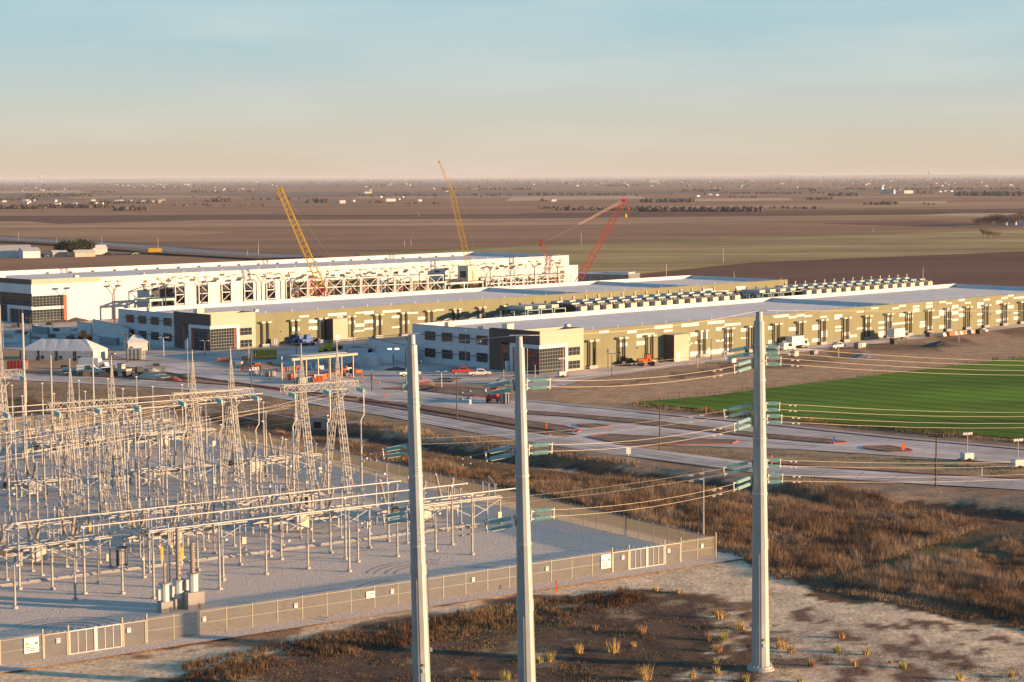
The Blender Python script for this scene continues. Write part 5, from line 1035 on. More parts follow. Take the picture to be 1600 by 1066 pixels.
# red safety mesh
def mesh_fence(pts, label, h=1.2):
    P_ = [G(*p) for p in pts]; o = simple('safety_fence', label, 'fence', P_[0], 0, 'red mesh safety fences')
    for i in range(len(P_) - 1):
        a, b = P_[i] - P_[0], P_[i + 1] - P_[0]; k = max(1, int((b - a).length / 3))
        for j in range(k):
            p, q = a.lerp(b, j / k), a.lerp(b, (j + 1) / k); MB().tube(p, p + Vector((0, 0, h + .2)), .035, n=4).build('stake', 'galv', o); MB().add([p + Vector((0, 0, .1)), q + Vector((0, 0, .1)), q + Vector((0, 0, h)), p + Vector((0, 0, h))], [(0, 1, 2, 3)]).build('mesh', M['meshred'], o)
M['meshred'] = mat('red_safety_mesh', (.55, .14, .10), .8, 0, .1, 2); sheer(M['meshred'], .3, .35)
mesh_fence([(440, 590), (470, 598), (505, 597)], 'red mesh fence under the left end of the gate canopy'); mesh_fence([(505, 572), (530, 578), (556, 573)], 'red mesh fence behind the gate canopy'); mesh_fence([(380, 571), (440, 582), (470, 578)], 'red mesh fence left of the gate canopy'); mesh_fence([(655, 603), (672, 601), (680, 606)], 'red mesh fence on the island behind the left pole')
mesh_fence([(20, 530), (0, 527), (-30, 522)], 'red mesh fence at the left edge behind the long tent')
# chainlink along the site edge
cA = [G(*p) for p in ((300, 566), (345, 576), (385, 584), (425, 592))]
o = simple('site_fence', 'thin site fence of dark posts left of the gate canopy', 'fence', cA[0])
for i in range(3):
    for j in range(9):
        p = cA[i].lerp(cA[i + 1], j / 9) - cA[0]; MB().tube(p, p + Vector((0, 0, 2.1)), .05, n=5).build('post', 'dark', o)
    a, b = cA[i] - cA[0], cA[i + 1] - cA[0]; MB().bar(a + Vector((0, 0, 2.0)), b + Vector((0, 0, 2.0)), .03).bar(a + Vector((0, 0, 1.0)), b + Vector((0, 0, 1.0)), .02).build('rail', 'dark', o)
fa = [G(*p) for p in ((860, 604), (1000, 586), (1150, 566), (1300, 548))]
o = simple('roadside_fence', 'thin pale rail fence along the apron before the nearest hall', 'fence', fa[0])
for i in range(3):
    a, b = fa[i] - fa[0], fa[i + 1] - fa[0]; n = int((b - a).length / 3)
    for j in range(n): p = a.lerp(b, j / n); MB().tube(p, p + Vector((0, 0, 1.5)), .04, n=4).build('post', 'fpost', o)
    MB().bar(a + Vector((0, 0, 1.4)), b + Vector((0, 0, 1.4)), .03).build('rail', 'fpost', o)
# utility and lamp poles: base column, base row, top row
def upole(px, yb, yt, m, label, arm=True, r=.16, lamp=False, lit=False):
    p = G(px, yb); h = CAM_H - (AT(px, yt, p.y).z) if False else AT(px, yt, p.y).z
    o = simple('utility_pole' if arm else 'lamp_post', label, 'pole', p, random.uniform(-.4, .4), 'slim poles on the site'); MB().tube((0, 0, -.1), (0, 0, h), r, r * .7, n=8).build('shaft', m, o)
    if arm:
        MB().box(-1.2, 1.2, -.07, .07, h - .55, h - .38).build('crossarm', m, o)
        for x in (-1.05, 0, 1.05): MB().lathe([(.05, 0), (.09, .12), (.05, .26)], 6, (x, 0, h - .38)).build('pin_insulator', 'insul', o)
    elif lamp:
        for sg in (-1, 1): MB().box(sg * .9 - .45, sg * .9 + .45, -.25, .25, h, h + .22).build('lamp_head', 'galv' if not lit else M['lit'], o)
        MB().bar((-.9, 0, h + .05), (.9, 0, h + .05), .05).build('lamp_arm', m, o)
    else: MB().tube((0, 0, h), (0, 0, h + .25), r * .9, n=8).build('cap', 'galv', o)
M['lit'] = mat('lit_lamp', (1.0, .93, .8), .5, 0, 0, emit=6)
for (px, yb, yt, m, lab, arm, lamp, lit) in ((1031, 703, 637, 'wood', 'wooden utility pole among the road islands', 1, 0, 0), (1462, 759, 678, 'wood', 'wooden utility pole beside the lower road at right', 1, 0, 0), (714, 656, 588, 'wood', 'wooden utility pole between the left and middle tall poles', 1, 0, 0), (393, 608, 552, 'wood', 'wooden utility pole left of the gate canopy', 1, 0, 0), (199, 568, 520, 'wood', 'wooden utility pole before the small white tent', 1, 0, 0), (48, 537, 495, 'wood', 'wooden utility pole behind the long tent', 1, 0, 0), (294, 605, 530, 'galvl', 'pale smooth pole behind the second lattice gantry', 0, 0, 0), (389, 570, 538, 'beige', 'short pale pole left of the yellow container', 0, 0, 0), (5, 545, 505, 'galvl', 'pale slim pole at the left edge by the tent', 0, 0, 0), (728, 575, 517, 'galvl', 'slim pale pole before the white office wall of the nearest hall', 0, 0, 0), (824, 610, 547, 'galvl', 'slim pale pole just right of the middle tall pole', 0, 0, 0), (553, 566, 505 + 15, 'galvl', 'slim pole behind the gate canopy', 0, 0, 0), (615, 575, 546, 'grey', 'lamp post with a lit lamp before the screen wall', 0, 1, 1), (690, 608, 581, 'white', 'white double lamp post on the island beyond the left pole', 0, 1, 0), (956, 588, 553, 'dark', 'thin dark lamp post before the nearest hall, left of the vestibule', 0, 1, 0), (1090, 574, 538, 'galv', 'thin lamp post right of the vestibule', 0, 1, 0), (1111, 563, 531, 'dark', 'thin dark lamp post against the olive wall left of the right pole', 0, 1, 0), (950, 576, 543, 'dark', 'thin dark post by the second duct pair', 0, 0, 0), (1310, 558, 528, 'galv', 'thin pale post by the apron road', 0, 0, 0), (1498, 534, 465, 'galvl', 'slim tall pole before the far part of the nearest hall', 0, 0, 0), (658, 601, 565, 'dark', 'thin dark post right of the left tall pole', 0, 0, 0), (836, 590, 572, 'tan', 'short tan bollard lamp by the glass office corner', 0, 0, 0), (787, 600, 580, 'tan', 'short tan bollard lamp left of the middle tall pole', 0, 0, 0), (581, 611, 580, 'dark', 'thin dark post left of the left tall pole', 0, 0, 0), (96, 561, 532, 'dark', 'thin dark post before the long tent', 0, 0, 0), (82, 515, 480, 'dark', 'thin dark post before the glass office of the farthest hall', 0, 0, 0), (143, 530, 495, 'dark', 'thin dark post left of the white screen wall', 0, 0, 0), (30, 513, 482, 'dark', 'thin dark post at far left before the dark glass office', 0, 0, 0), (256, 558, 528, 'white', 'white lamp post right of the small white tent', 0, 1, 0), (320, 556, 533, 'grey', 'grey lamp post before the glass office of the middle hall', 0, 1, 0), (463, 560, 520, 'dark', 'thin dark pole between the yellow container and the hall', 0, 0, 0), (634, 575, 545, 'dark', 'thin dark pole left of the left tall pole top', 0, 0, 0)):
    upole(px, yb, yt, m, lab, bool(arm), .15 if arm else .11, bool(lamp), bool(lit))
def light_tower(p, label, h=4.6):
    o = simple('light_tower', label, 'light tower', p, R(20), 'mobile light towers'); MB().box(-.9, .9, -.7, .7, .45, 1.5).build('generator_box', 'white', o); MB().box(-1.6, 1.6, -.55, .55, .3, .44).build('trailer_frame', 'dark', o)
    for y in (-.75, .75): MB().tube((0, y - .1, .32), (0, y + .1, .32), .32, n=10).build('wheel', 'rubber', o)
    MB().tube((0, 0, 1.5), (0, 0, h), .08, n=6).build('mast', 'galvl', o)
    for x in (-.7, -.25, .25, .7): MB().box(x - .18, x + .18, -.15, .15, h, h + .3).build('lamp', 'galv', o)
    MB().box(-.9, .9, -.05, .05, h - .1, h).build('lamp_bar', 'galv', o)
light_tower(G(1511, 721), 'white mobile light tower on the verge at right'); light_tower(G(1590, 732), 'mobile light tower at the right edge of the picture'); light_tower(G(878, 590), 'mobile light tower by the glass office corner', 4.5)
def board(px, py, w, h, z, m, label, name='road_sign'):
    o = simple(name, label, 'sign', G(px, py), R(5), 'small signs and markers by the roads'); MB().tube((0, 0, 0), (0, 0, z + h), .05, n=5).build('post', 'galv', o); MB().box(-w / 2, w / 2, -.09, -.055, z, z + h).build('plate', m, o)
board(1411, 706, .7, 1.1, .4, 'orange', 'orange red sign on the small right island'); board(982, 713, .8, 1.1, .4, 'signw', 'white sign at the tip of the lower road bend'); board(1303, 694, .3, .9, .4, 'blue', 'blue marker at the end of the long island'); board(854, 672, .25, 1.6, 0, 'orange', 'orange delineator on the left teardrop island', 'delineator'); board(1206, 727, .25, 1.7, 0, 'orange', 'orange delineator right of the right pole', 'delineator'); board(869, 926, .2, 1.5, 0, 'orange', 'orange stake before the front fence', 'delineator'); board(1103, 646, .2, 1.5, 0, 'orange', 'orange stake on the green field edge', 'delineator'); board(1534, 746, .2, 1.6, 0, 'tan', 'pale stake beside the lower road', 'delineator'); board(735, 633, .5, 1.0, .2, 'signw', 'small white sign left of the wooden pole', 'road_sign'); board(603, 622, .2, 1.4, 0, 'orange', 'orange stake left of the left tall pole', 'delineator')
# heaps
def heap(px, py, r, h, m, label, cat='heap'):
    nn = 18; mb = MB(); vs = []
    for j in range(5):
        for k in range(nn): f = j / 5; rr = r * (1 - f) * (1 + random.uniform(-.12, .12)); t = 2 * math.pi * k / nn; vs.append((rr * math.cos(t), rr * .8 * math.sin(t), h * (1 - (1 - f) ** 1.1) if j else -.1))
    vs.append((0, 0, h)); mb.add(vs, [(j * nn + k, j * nn + (k + 1) % nn, (j + 1) * nn + (k + 1) % nn, (j + 1) * nn + k) for j in range(4) for k in range(nn)] + [(4 * nn + k, 4 * nn + (k + 1) % nn, 5 * nn) for k in range(nn)])
    o = mb.build('soil_heap', m); o.location = G(px, py); tag(o, label, cat, 'heaps on the site')
M['spoil'] = mat('dark_spoil', (.12, .09, .07), .95, 0, .25, .8, .4)
heap(240, 589, 4.2, 2.2, 'sand', 'pale conical sand heap right of the truck cluster'); heap(271, 594, 2.2, 1.0, 'rust', 'small rusty heap right of the sand heap'); heap(288, 592, 2.6, 1.2, 'spoil', 'small dark heap right of the rusty heap'); heap(1347, 558, 3.2, 1.2, 'grey', 'grey rubble heap on the dirt before the nearest hall'); heap(1470, 541, 5.5, 1.6, 'spoil', 'dark soil heap by the apron road'); heap(85, 503, 6, 2.0, 'spoil', 'dark soil heap before the farthest hall'); heap(118, 502, 5, 1.4, 'spoil', 'low dark heap by the white short wall'); heap(680, 610, 4.5, .9, 'spoil', 'low dark mulch heap on the island behind the left pole'); heap(810, 590, 2.0, .7, 'spoil', 'low dark heap left of the glass office'); heap(620, 578, 3.5, .8, 'spoil', 'dark low planting mound by the white cabin')
# stacked pipes / boards
for k, (px, py) in enumerate(((690, 597), (700, 594))):
    o = simple('timber_stack', ('left', 'right')[k] + ' of the two dark timber stacks on the island', 'timber', G(px, py), R(-20))
    for j in range(4): MB().box(-2.6, 2.6, j * .4, j * .4 + .32, .05, .3 + .06 * (j % 2)).build('plank', 'dark' if j % 2 else 'wood', o)
# concrete culvert headwall in the ditch
o = simple('culvert_headwall', 'blue grey concrete culvert headwall in the ditch behind the right lattice gantry', 'culvert', G(497, 668), R(-22)); MB().box(-2.2, 2.2, -.25, .25, -.4, 1.9).build('face_wall', 'conc_dark', o)
for sg in (-1, 1): MB().prism([(sg * 2.2, -.25), (sg * 3.6, -1.9), (sg * 3.9, -1.7), (sg * 2.5, 0)] if sg > 0 else [(-2.5, 0), (-3.9, -1.7), (-3.6, -1.9), (-2.2, -.25)], -.4, 1.5).build('wing_wall', 'conc_dark', o)
MB().box(-.8, .8, -.3, -.253, -.1, 1.1).build('opening', 'black', o)
# low sheds behind the middle hall
for (px, py, L_, w, h, m, lab) in ((940, 441, 32, 14, 4, 'grey', 'long low grey shed behind the middle hall'), (968, 441, 12, 8, 4.6, 'beige', 'small beige plant block right of the low grey shed')):
    crate('plant_shed', G(px, py), URZ - 1.2, (L_, w, h), m, lab, 'shed', 'offwhite', 6)

# ---- loose material on the lot: pallets, drums, cones
def in_px(pts, n, seed):
    r_ = random.Random(seed); out = []
    xs, ys = [p[0] for p in pts], [p[1] for p in pts]
    while len(out) < n:
        x, y = r_.uniform(min(xs), max(xs)), r_.uniform(min(ys), max(ys))
        if inside(np.array([x]), np.array([y]), pts)[0]: out.append((x, y))
    return sorted(out)
def pallet(p, rz, m, label):
    o = simple('loaded_pallet', label, 'pallet', p, rz, 'loaded pallets on the lot')
    for k in range(3): MB().box(-.9, .9, -.7 + k * .5, -.4 + k * .5, .02, .14).build('runner', 'wood', o)
    h = random.uniform(.5, 1.5); MB().box(-.85, .85, -.68, .88, .15, .15 + h).build('load', m, o)
    for x in (-.4, .4): MB().box(x - .05, x + .05, -.7, .9, .15, .17 + h).build('strap', 'dark', o)
for i, (x, y) in enumerate(in_px([(345, 566), (440, 572), (560, 572), (560, 590), (470, 603), (400, 590)], 24, 3)): pallet(G(x, y, .09), R(random.uniform(0, 90)), random.choice(('offwhite', 'grey', 'wood', 'tan', 'orange', 'white', 'rust')), f'{nth_word(i)} loaded pallet from the left round the gate canopy')
for i, (x, y) in enumerate(in_px([(100, 572), (225, 576), (225, 590), (100, 590)], 12, 5)): pallet(G(x, y), R(random.uniform(0, 90)), random.choice(('offwhite', 'grey', 'wood', 'dark', 'white')), f'{nth_word(i)} loaded pallet from the left below the long tent')
for i, (x, y) in enumerate(in_px([(20, 505), (140, 510), (170, 530), (30, 530)], 12, 8)): pallet(G(x, y, .06), R(random.uniform(0, 90)), random.choice(('grey', 'wood', 'dark', 'offwhite')), f'{nth_word(i)} loaded pallet from the left in the lot behind the long tent')
for i, (x, y) in enumerate(in_px([(1140, 560), (1300, 543), (1560, 512), (1580, 517), (1300, 551), (1140, 570)], 14, 9)): pallet(G(x, y, .09), URZ, random.choice(('white', 'offwhite', 'grey', 'orange', 'dark')), f'{nth_word(i)} loaded pallet from the left along the apron of the nearest hall')
for i, (x, y) in enumerate(in_px([(380, 580), (470, 590), (560, 580), (600, 600), (560, 606), (430, 598)], 16, 11)):
    o = simple('traffic_cone', f'{nth_word(i)} orange traffic cone from the left on the gate road', 'cone', G(x, y, .09), 0, 'orange traffic cones'); MB().lathe([(.22, .04), (.05, .85)], 8).build('cone', 'orange', o); MB().box(-.28, .28, -.28, .28, 0, .04).build('foot', 'dark', o)
# ---- a worker in a bright vest right of the long tent
def worker(p, rz, label):
    J = [(0, 0, .95), (0, 0, 1.2), (0, 0, 1.45), (0, 0, 1.56), (0, .01, 1.72), (.1, 0, .92), (.12, .04, .5), (.12, 0, .06), (.13, .16, .03), (-.1, 0, .92), (-.13, -.06, .5), (-.12, -.08, .06), (-.12, .08, .03), (.2, 0, 1.42), (.27, -.02, 1.15), (.26, .1, .92), (-.2, 0, 1.42), (-.27, -.02, 1.15), (-.25, .12, .95)]
    E_ = [(0, 1), (1, 2), (2, 3), (3, 4), (0, 5), (5, 6), (6, 7), (7, 8), (0, 9), (9, 10), (10, 11), (11, 12), (2, 13), (13, 14), (14, 15), (2, 16), (16, 17), (17, 18)]
    rad = [.15, .15, .14, .06, .10, .10, .07, .05, .05, .10, .07, .05, .05, .07, .05, .04, .07, .05, .04]
    me = bpy.data.meshes.new('person'); me.from_pydata(J, E_, []); me.materials.append(mat('dark_workwear', (.03, .035, .05), .9, 0, .1)); o = bpy.data.objects.new('person', me); COL.objects.link(o)
    sk = o.modifiers.new('skin', 'SKIN'); sd = o.modifiers.new('smooth', 'SUBSURF'); sd.levels = 1; sd.render_levels = 1
    for v, r_ in zip(me.skin_vertices[0].data, rad): v.radius = (r_, r_)
    me.skin_vertices[0].data[0].use_root = True
    o.location = p; o.rotation_euler.z = rz; tag(o, label, 'person')
    MB().lathe([(.17, .85), (.2, 1.1), (.21, 1.4), (.12, 1.5)], 10).build('safety_vest', mat('hi_vis_vest', (.55, .72, .05), .8, 0, .05), o); MB().lathe([(.15, 1.74), (.14, 1.82), (.07, 1.89)], 10).build('hard_hat', 'white', o)
worker(G(163, 556), R(200), 'person in a yellow safety vest standing right of the long tent')
# ================================================================ VEGETATION
def tri_stuff(name, pts, hmin, hmax, wid, cols, blades=4, lean=.35, z=None):
    """dry grass: bunches of thin upright blades at the given ground points"""
    n = len(pts); P_ = np.repeat(pts, blades, 0); m = len(P_)
    a = rng.uniform(0, 2 * np.pi, m); r = rng.uniform(0, .22, m); h = rng.uniform(hmin, hmax, m) * np.repeat((.5 + .8 * vnoise(pts[:, 0], pts[:, 1], 6, 41)) * (.45 + 1.1 * vnoise(pts[:, 0], pts[:, 1], 1.4, 43)), blades)
    b = P_ + np.stack([r * np.cos(a), r * np.sin(a), np.zeros(m)], 1); t = rng.uniform(0, 2 * np.pi, m); dx, dy = np.cos(t) * wid, np.sin(t) * wid
    ln = rng.uniform(0, lean, m) * h; la = rng.uniform(0, 2 * np.pi, m)
    v = np.stack([b + np.stack([dx, dy, np.zeros(m)], 1), b - np.stack([dx, dy, np.zeros(m)], 1), b + np.stack([ln * np.cos(la), ln * np.sin(la), h], 1)], 1).reshape(-1, 3)
    cols = np.array(cols); ci = np.clip((vnoise(P_[:, 0], P_[:, 1], 9, 51) * .55 + vnoise(P_[:, 0], P_[:, 1], 2.2, 53) * .45 - .12 + rng.uniform(0, .3, m)) * len(cols), 0, len(cols) - 1).astype(int)
    c = np.repeat(cols[ci] * rng.uniform(.75, 1.25, (m, 1)), 3, 0)
    o = np_mesh(name, v, np.arange(len(v)).reshape(-1, 3), [GRASS_M], c); tag(o, kind='stuff'); return o
GRASS_M = tint_mat('dry_grass', .9, ((.15, .25), (1.2, .2)), 0)
def scatter(pts, n, keep=None):
    P_ = poly(pts); xs, ys = [p.x for p in P_], [p.y for p in P_]; x, y = rng.uniform(min(xs), max(xs), n), rng.uniform(min(ys), max(ys), n); k = inside(x, y, P_)
    if keep is not None: k &= keep(x, y)
    x, y = x[k], y[k]
    return np.stack([x, y, ground_z(x, y) - .03], 1)
zgrid = Zg.reshape(ny, nx)
def ground_z(x, y):
    i = np.clip(np.searchsorted(gx, x) - 1, 0, nx - 2); j = np.clip(np.searchsorted(gy, y) - 1, 0, ny - 2)
    fx, fy = (x - gx[i]) / (gx[i + 1] - gx[i]), (y - gy[j]) / (gy[j + 1] - gy[j])
    return (zgrid[j, i] * (1 - fx) + zgrid[j, i + 1] * fx) * (1 - fy) + (zgrid[j + 1, i] * (1 - fx) + zgrid[j + 1, i + 1] * fx) * fy
def ditch_d(x, y):
    d = np.full(len(x), 1e9)
    for p, q in zip(ditch[:-1], ditch[1:]):
        ex, ey = q.x - p.x, q.y - p.y; t = np.clip(((x - p.x) * ex + (y - p.y) * ey) / (ex * ex + ey * ey), 0, 1); d = np.minimum(d, np.hypot(x - p.x - t * ex, y - p.y - t * ey))
    return d
rus = [(.14, .082, .05), (.205, .125, .075), (.26, .165, .10), (.31, .215, .14), (.37, .285, .20)]
wildA = [(640, 722), (830, 745), (1000, 752), (1180, 772), (1330, 800), (1480, 806), (1540, 822), (1480, 846), (1370, 880), (1290, 905), (1215, 905), (1140, 862), (1000, 812), (830, 768), (640, 740)]
wildB = [(1300, 912), (1400, 888), (1500, 868), (1600, 842), (2150, 800), (2150, 1035), (1600, 966), (1450, 938), (1330, 916)]
wildBe = [(1270, 915), (1330, 916), (1450, 938), (1600, 966), (2150, 1035), (2150, 1055), (1600, 984), (1400, 946), (1280, 920)]
wildC = [(1180, 762), (1260, 755), (1330, 768), (1430, 786), (1400, 795), (1290, 792), (1180, 780)]
wildD = [(0, 640), (200, 644), (330, 655), (460, 675), (640, 706), (640, 728), (400, 686), (215, 654), (0, 662)]
wildE = [(560, 655), (640, 668), (830, 700), (930, 716), (1000, 722), (1000, 728), (900, 718), (800, 705), (640, 680), (560, 665)]
clump = lambda th, s=6, k=61: (lambda x, y: vnoise(x, y, s, k) + .35 * vnoise(x, y, 1.5, k + 1) > th)
tri_stuff('reed_bed', scatter(wildA, 80000, clump(.34)), .4, 1.3, .026, rus, 5, .6)
tri_stuff('reed_bed', scatter(wildB, 140000, clump(.32, 6, 64)), .4, 1.35, .026, rus, 5, .6)
tri_stuff('reed_bed', scatter(wildBe, 34000, clump(.5, 4, 65)), .2, .55, .035, rus, 4)
tri_stuff('reed_bed', scatter(wildC, 11000, clump(.3, 5, 66)), .5, 1.4, .026, rus[1:], 5, .6)
tri_stuff('ditch_grass', scatter(wildD, 40000, clump(.62, 7, 68)), .3, .8, .035, rus[:4], 3)
tri_stuff('ditch_grass', scatter(wildE, 9000, clump(.55, 5, 70)), .4, .95, .035, rus[1:] + [(.20, .19, .06)], 4)
tri_stuff('short_grass', scatter([(640, 690), (830, 715), (1180, 762), (1600, 800), (1800, 815), (1800, 990), (1600, 985), (1200, 905), (1120, 850), (830, 770), (640, 740)], 60000), .12, .4, .03, [(.13, .08, .045), (.2, .13, .07), (.16, .13, .05)], 2)
fgA = [(285, 1040), (420, 1008), (640, 974), (800, 944), (930, 926), (1000, 922), (1010, 938), (930, 952), (800, 978), (700, 1000), (560, 1020), (420, 1048), (330, 1075), (290, 1075)]
fgB = [(300, 1045), (640, 980), (930, 930), (1050, 922), (1130, 950), (1175, 985), (1190, 1040), (1220, 1100), (300, 1100)]
tri_stuff('roadside_grass', scatter(fgA, 24000, clump(.38, 3, 72)), .3, .85, .03, [(.08, .042, .028), (.12, .066, .04), (.17, .105, .06), (.25, .17, .09)], 5)
tri_stuff('sparse_grass', scatter(fgB, 22000, clump(.60, 2.5, 74)), .08, .3, .03, [(.10, .06, .04), (.18, .11, .06), (.14, .13, .045)], 3)
tri_stuff('sparse_grass', scatter([(1190, 1000), (1300, 990), (1600, 1045), (1700, 1080), (1700, 1120), (1190, 1120)], 14000, clump(.72, 2.0, 76)), .06, .22, .035, [(.15, .09, .06), (.2, .16, .06), (.24, .13, .08)], 3)
wd = [(.10, .10, .03), (.16, .15, .045), (.24, .19, .08), (.30, .2, .09)]
tri_stuff('island_weeds', scatter([(822, 644), (1000, 657.5), (1180, 678.5), (1320, 692), (1300, 693.5), (1180, 683), (1000, 662.5), (824, 647.5)], 16000), .15, .5, .05, wd, 3)
for q in ([(570, 628), (640, 637), (850, 671), (895, 675), (880, 667), (700, 641)], [(926, 684), (952, 681), (1140, 690.5), (1040, 694)], [(1356, 700), (1416, 704), (1390, 706)], [(607, 608), (720, 607), (780, 613), (740, 619)]):
    tri_stuff('island_weeds', scatter(q, 9000, clump(.6, 4, 78)), .08, .3, .05, wd[1:], 3)
edge = [(985, 631), (1100, 641), (1250, 657), (1420, 673), (1600, 688.5), (1750, 699), (1750, 704), (1600, 693), (1420, 677), (1250, 661), (1100, 645), (990, 634)]
tri_stuff('field_margin_weeds', scatter(edge, 26000), .3, 1.1, .05, [(.06, .07, .02), (.12, .09, .04), (.28, .18, .09), (.36, .24, .13)], 3)
tri_stuff('field_margin_weeds', scatter([(1000, 628), (1250, 600.5), (1400, 582.5), (1600, 558.5), (1750, 541), (1750, 539), (1600, 556.5), (1250, 598), (1000, 626)], 14000), .3, .9, .06, [(.10, .06, .035), (.18, .11, .06), (.3, .19, .1)], 3)
tri_stuff('verge_grass', scatter([(1000, 700), (1200, 707), (1420, 717), (1600, 730), (1750, 740), (1750, 758), (1600, 747), (1200, 722), (1000, 704)], 30000, clump(.66, 6, 80)), .06, .22, .04, [(.2, .14, .07), (.28, .2, .1), (.15, .14, .05)], 3)
tri_stuff('lot_verge_grass', scatter([(0, 598), (200, 606), (400, 620), (560, 648), (560, 655), (330, 638), (0, 622)], 20000, clump(.66, 7, 82)), .08, .3, .05, [(.2, .14, .07), (.14, .1, .05), (.18, .15, .06)], 3)
# standing tufts one can count
tufts = [(958, 1018, 1.6), (1007, 1062, 1.7), (790, 1062, 1.1), (742, 1060, 1.0), (905, 1020, 1.1), (860, 1032, 1.2), (843, 1035, .9), (1003, 990, 1.2), (1125, 965, 1.1), (1157, 982, 1.2), (1130, 1000, 1.3), (1122, 1018, 1.0), (1082, 1058, .8), (1120, 1052, .8), (1118, 1037, .7), (1108, 1000, .9), (1221, 1012, 1.3), (1235, 1018, .9), (1308, 1018, .9), (1268, 1040, .8), (1335, 1040, .7), (1353, 1022, .8), (1411, 1043, .8), (1315, 996, .8), (1024, 922, .8), (1060, 925, .8), (1250, 1066, .6), (1391, 1035, .4), (1500, 1062, .9), (1580, 1058, .8), (1165, 1064, .8), (930, 983, .7), (990, 1010, .6)]
words = ['golden', 'straw coloured', 'yellow green', 'russet tipped']
def near_word(x, y):
    b = ['between the middle and right tall poles', 'left of the middle tall pole', 'right of the right tall pole'][0 if 830 < x < 1178 else 1 if x <= 830 else 2]
    return b
rk = {}
for i, (px, py, s) in enumerate(tufts):
    p = G(px, py); nb = 90; s = s * 1.15; a = rng.uniform(0, 2 * np.pi, nb); r = rng.uniform(0, .32 * s, nb); h = rng.uniform(.5, 1.0, nb) * s * .95; t = rng.uniform(0, 6.28, nb)
    b = np.stack([r * np.cos(a), r * np.sin(a), np.zeros(nb) - .05], 1); w = .035; la = a + rng.uniform(-.6, .6, nb); ln = rng.uniform(.1, .45, nb) * h
    v = np.stack([b + np.stack([np.cos(t) * w, np.sin(t) * w, 0 * t], 1), b - np.stack([np.cos(t) * w, np.sin(t) * w, 0 * t], 1), b + np.stack([ln * np.cos(la), ln * np.sin(la), h], 1)], 1).reshape(-1, 3)
    cc = np.array([(.62, .42, .15), (.52, .37, .15), (.40, .36, .11), (.46, .26, .12)])[i % 4]; c = np.repeat(cc * rng.uniform(.7, 1.25, (nb, 1)), 3, 0)
    o = np_mesh('grass_tuft', v, np.arange(len(v)).reshape(-1, 3), [GRASS_M], c); o.location = (p.x, p.y, float(ground_z(np.array([p.x]), np.array([p.y]))[0]))
    k = (near_word(px, py)); rk.setdefault(k, []).append((px, o, words[i % 4]))
for k, L_ in rk.items():
    for j, (px, o, w) in enumerate(sorted(L_, key=lambda q: q[0])): tag(o, f'{nth_word(j)} grass tuft from the left, {w}, {k}', 'grass tuft', 'standing grass tufts in the foreground')

# ================================================================ FAR PLAIN: farmsteads, trees, woods
def leafy(name, p, h, rx, label, cols, bare=False, n=700):
    o = empty(name, p, random.uniform(0, 6), label, 'tree', 'trees on the plain'); mb = MB(); mb.tube((0, 0, -.2), (0, 0, h * .45), h * .035, h * .02, n=6); tips = []
    for k in range(7):
        a = k * .9 + random.uniform(-.3, .3); q = Vector((math.cos(a) * rx * .6, math.sin(a) * rx * .6, h * random.uniform(.6, .92))); mb.tube((0, 0, h * random.uniform(.2, .45)), q, h * .014, h * .004, n=4); tips.append(q)
        if bare:
            for j in range(4): mb.tube(q * random.uniform(.6, 1), q + Vector((random.uniform(-1, 1) * rx * .4, random.uniform(-1, 1) * rx * .4, random.uniform(0, .25) * h)), h * .006, h * .002, n=3)
    mb.build('trunk', 'wood', o)
    cs = [Vector((random.uniform(-1, 1) * rx * .65, random.uniform(-1, 1) * rx * .65, h * random.uniform(.42, .82))) for _ in range(9)] + tips
    c = np.array([cs[i % len(cs)] for i in range(n)]); d = rng.normal(0, 1, (n, 3)); d /= np.linalg.norm(d, axis=1)[:, None]; rr = rx * .42 * rng.uniform(.4, 1, (n, 1)); c = c + d * rr * np.array([1, 1, .75]); c[:, 2] = np.clip(c[:, 2], h * .12, h)
    s = h * (.05 if not bare else .028); e = rng.normal(0, s, (n, 4, 3)); v = (c[:, None, :] + e).reshape(-1, 3); cl = np.repeat(np.array(cols)[rng.integers(0, len(cols), n)], 4, 0)
    cr_ = np_mesh('crown', v, np.arange(len(v)).reshape(-1, 4), [GRASS_M], cl); cr_.parent = o
    return o
dk_ = [(.035, .045, .018), (.05, .06, .022), (.075, .08, .03), (.03, .035, .016)]; br_ = [(.10, .07, .05), (.14, .10, .07), (.08, .055, .045), (.17, .12, .08)]
for k, (px, py, h, rx) in enumerate(((97, 400, 8, 5), (107, 400, 9.5, 5.5), (115, 400.5, 9, 5), (124, 400, 10, 6), (135, 399, 9.5, 6), (142, 398, 7.5, 4))): leafy('evergreen_tree', G(px, py), h, rx, f'{nth[k]} dark evergreen from the left beside the farm sheds', dk_)
for k, (px, py, h, rx) in enumerate(((1526, 352, 6, 7), (1536, 353, 8, 8), (1547, 354, 9.5, 9), (1557, 353.5, 11, 9), (1567, 354, 10, 9), (1578, 354, 9, 9), (1590, 352, 10, 10), (1600, 351, 11, 10))): leafy('bare_tree', G(px, py), h, rx, f'{nth[k]} bare brown tree from the left in the right hand farmstead', br_, True, 900)
for k, (px, py, h, rx) in enumerate(((1536, 373, 9, 3), (1544, 374, 7.5, 4), (1552, 374, 6, 4), (1560, 372, 5, 3))): leafy('bare_shrub', G(px, py), h, rx, f'{nth[k]} bare pale shrub from the left in the tan field', [(.3, .2, .13), (.24, .16, .1)], True, 420)
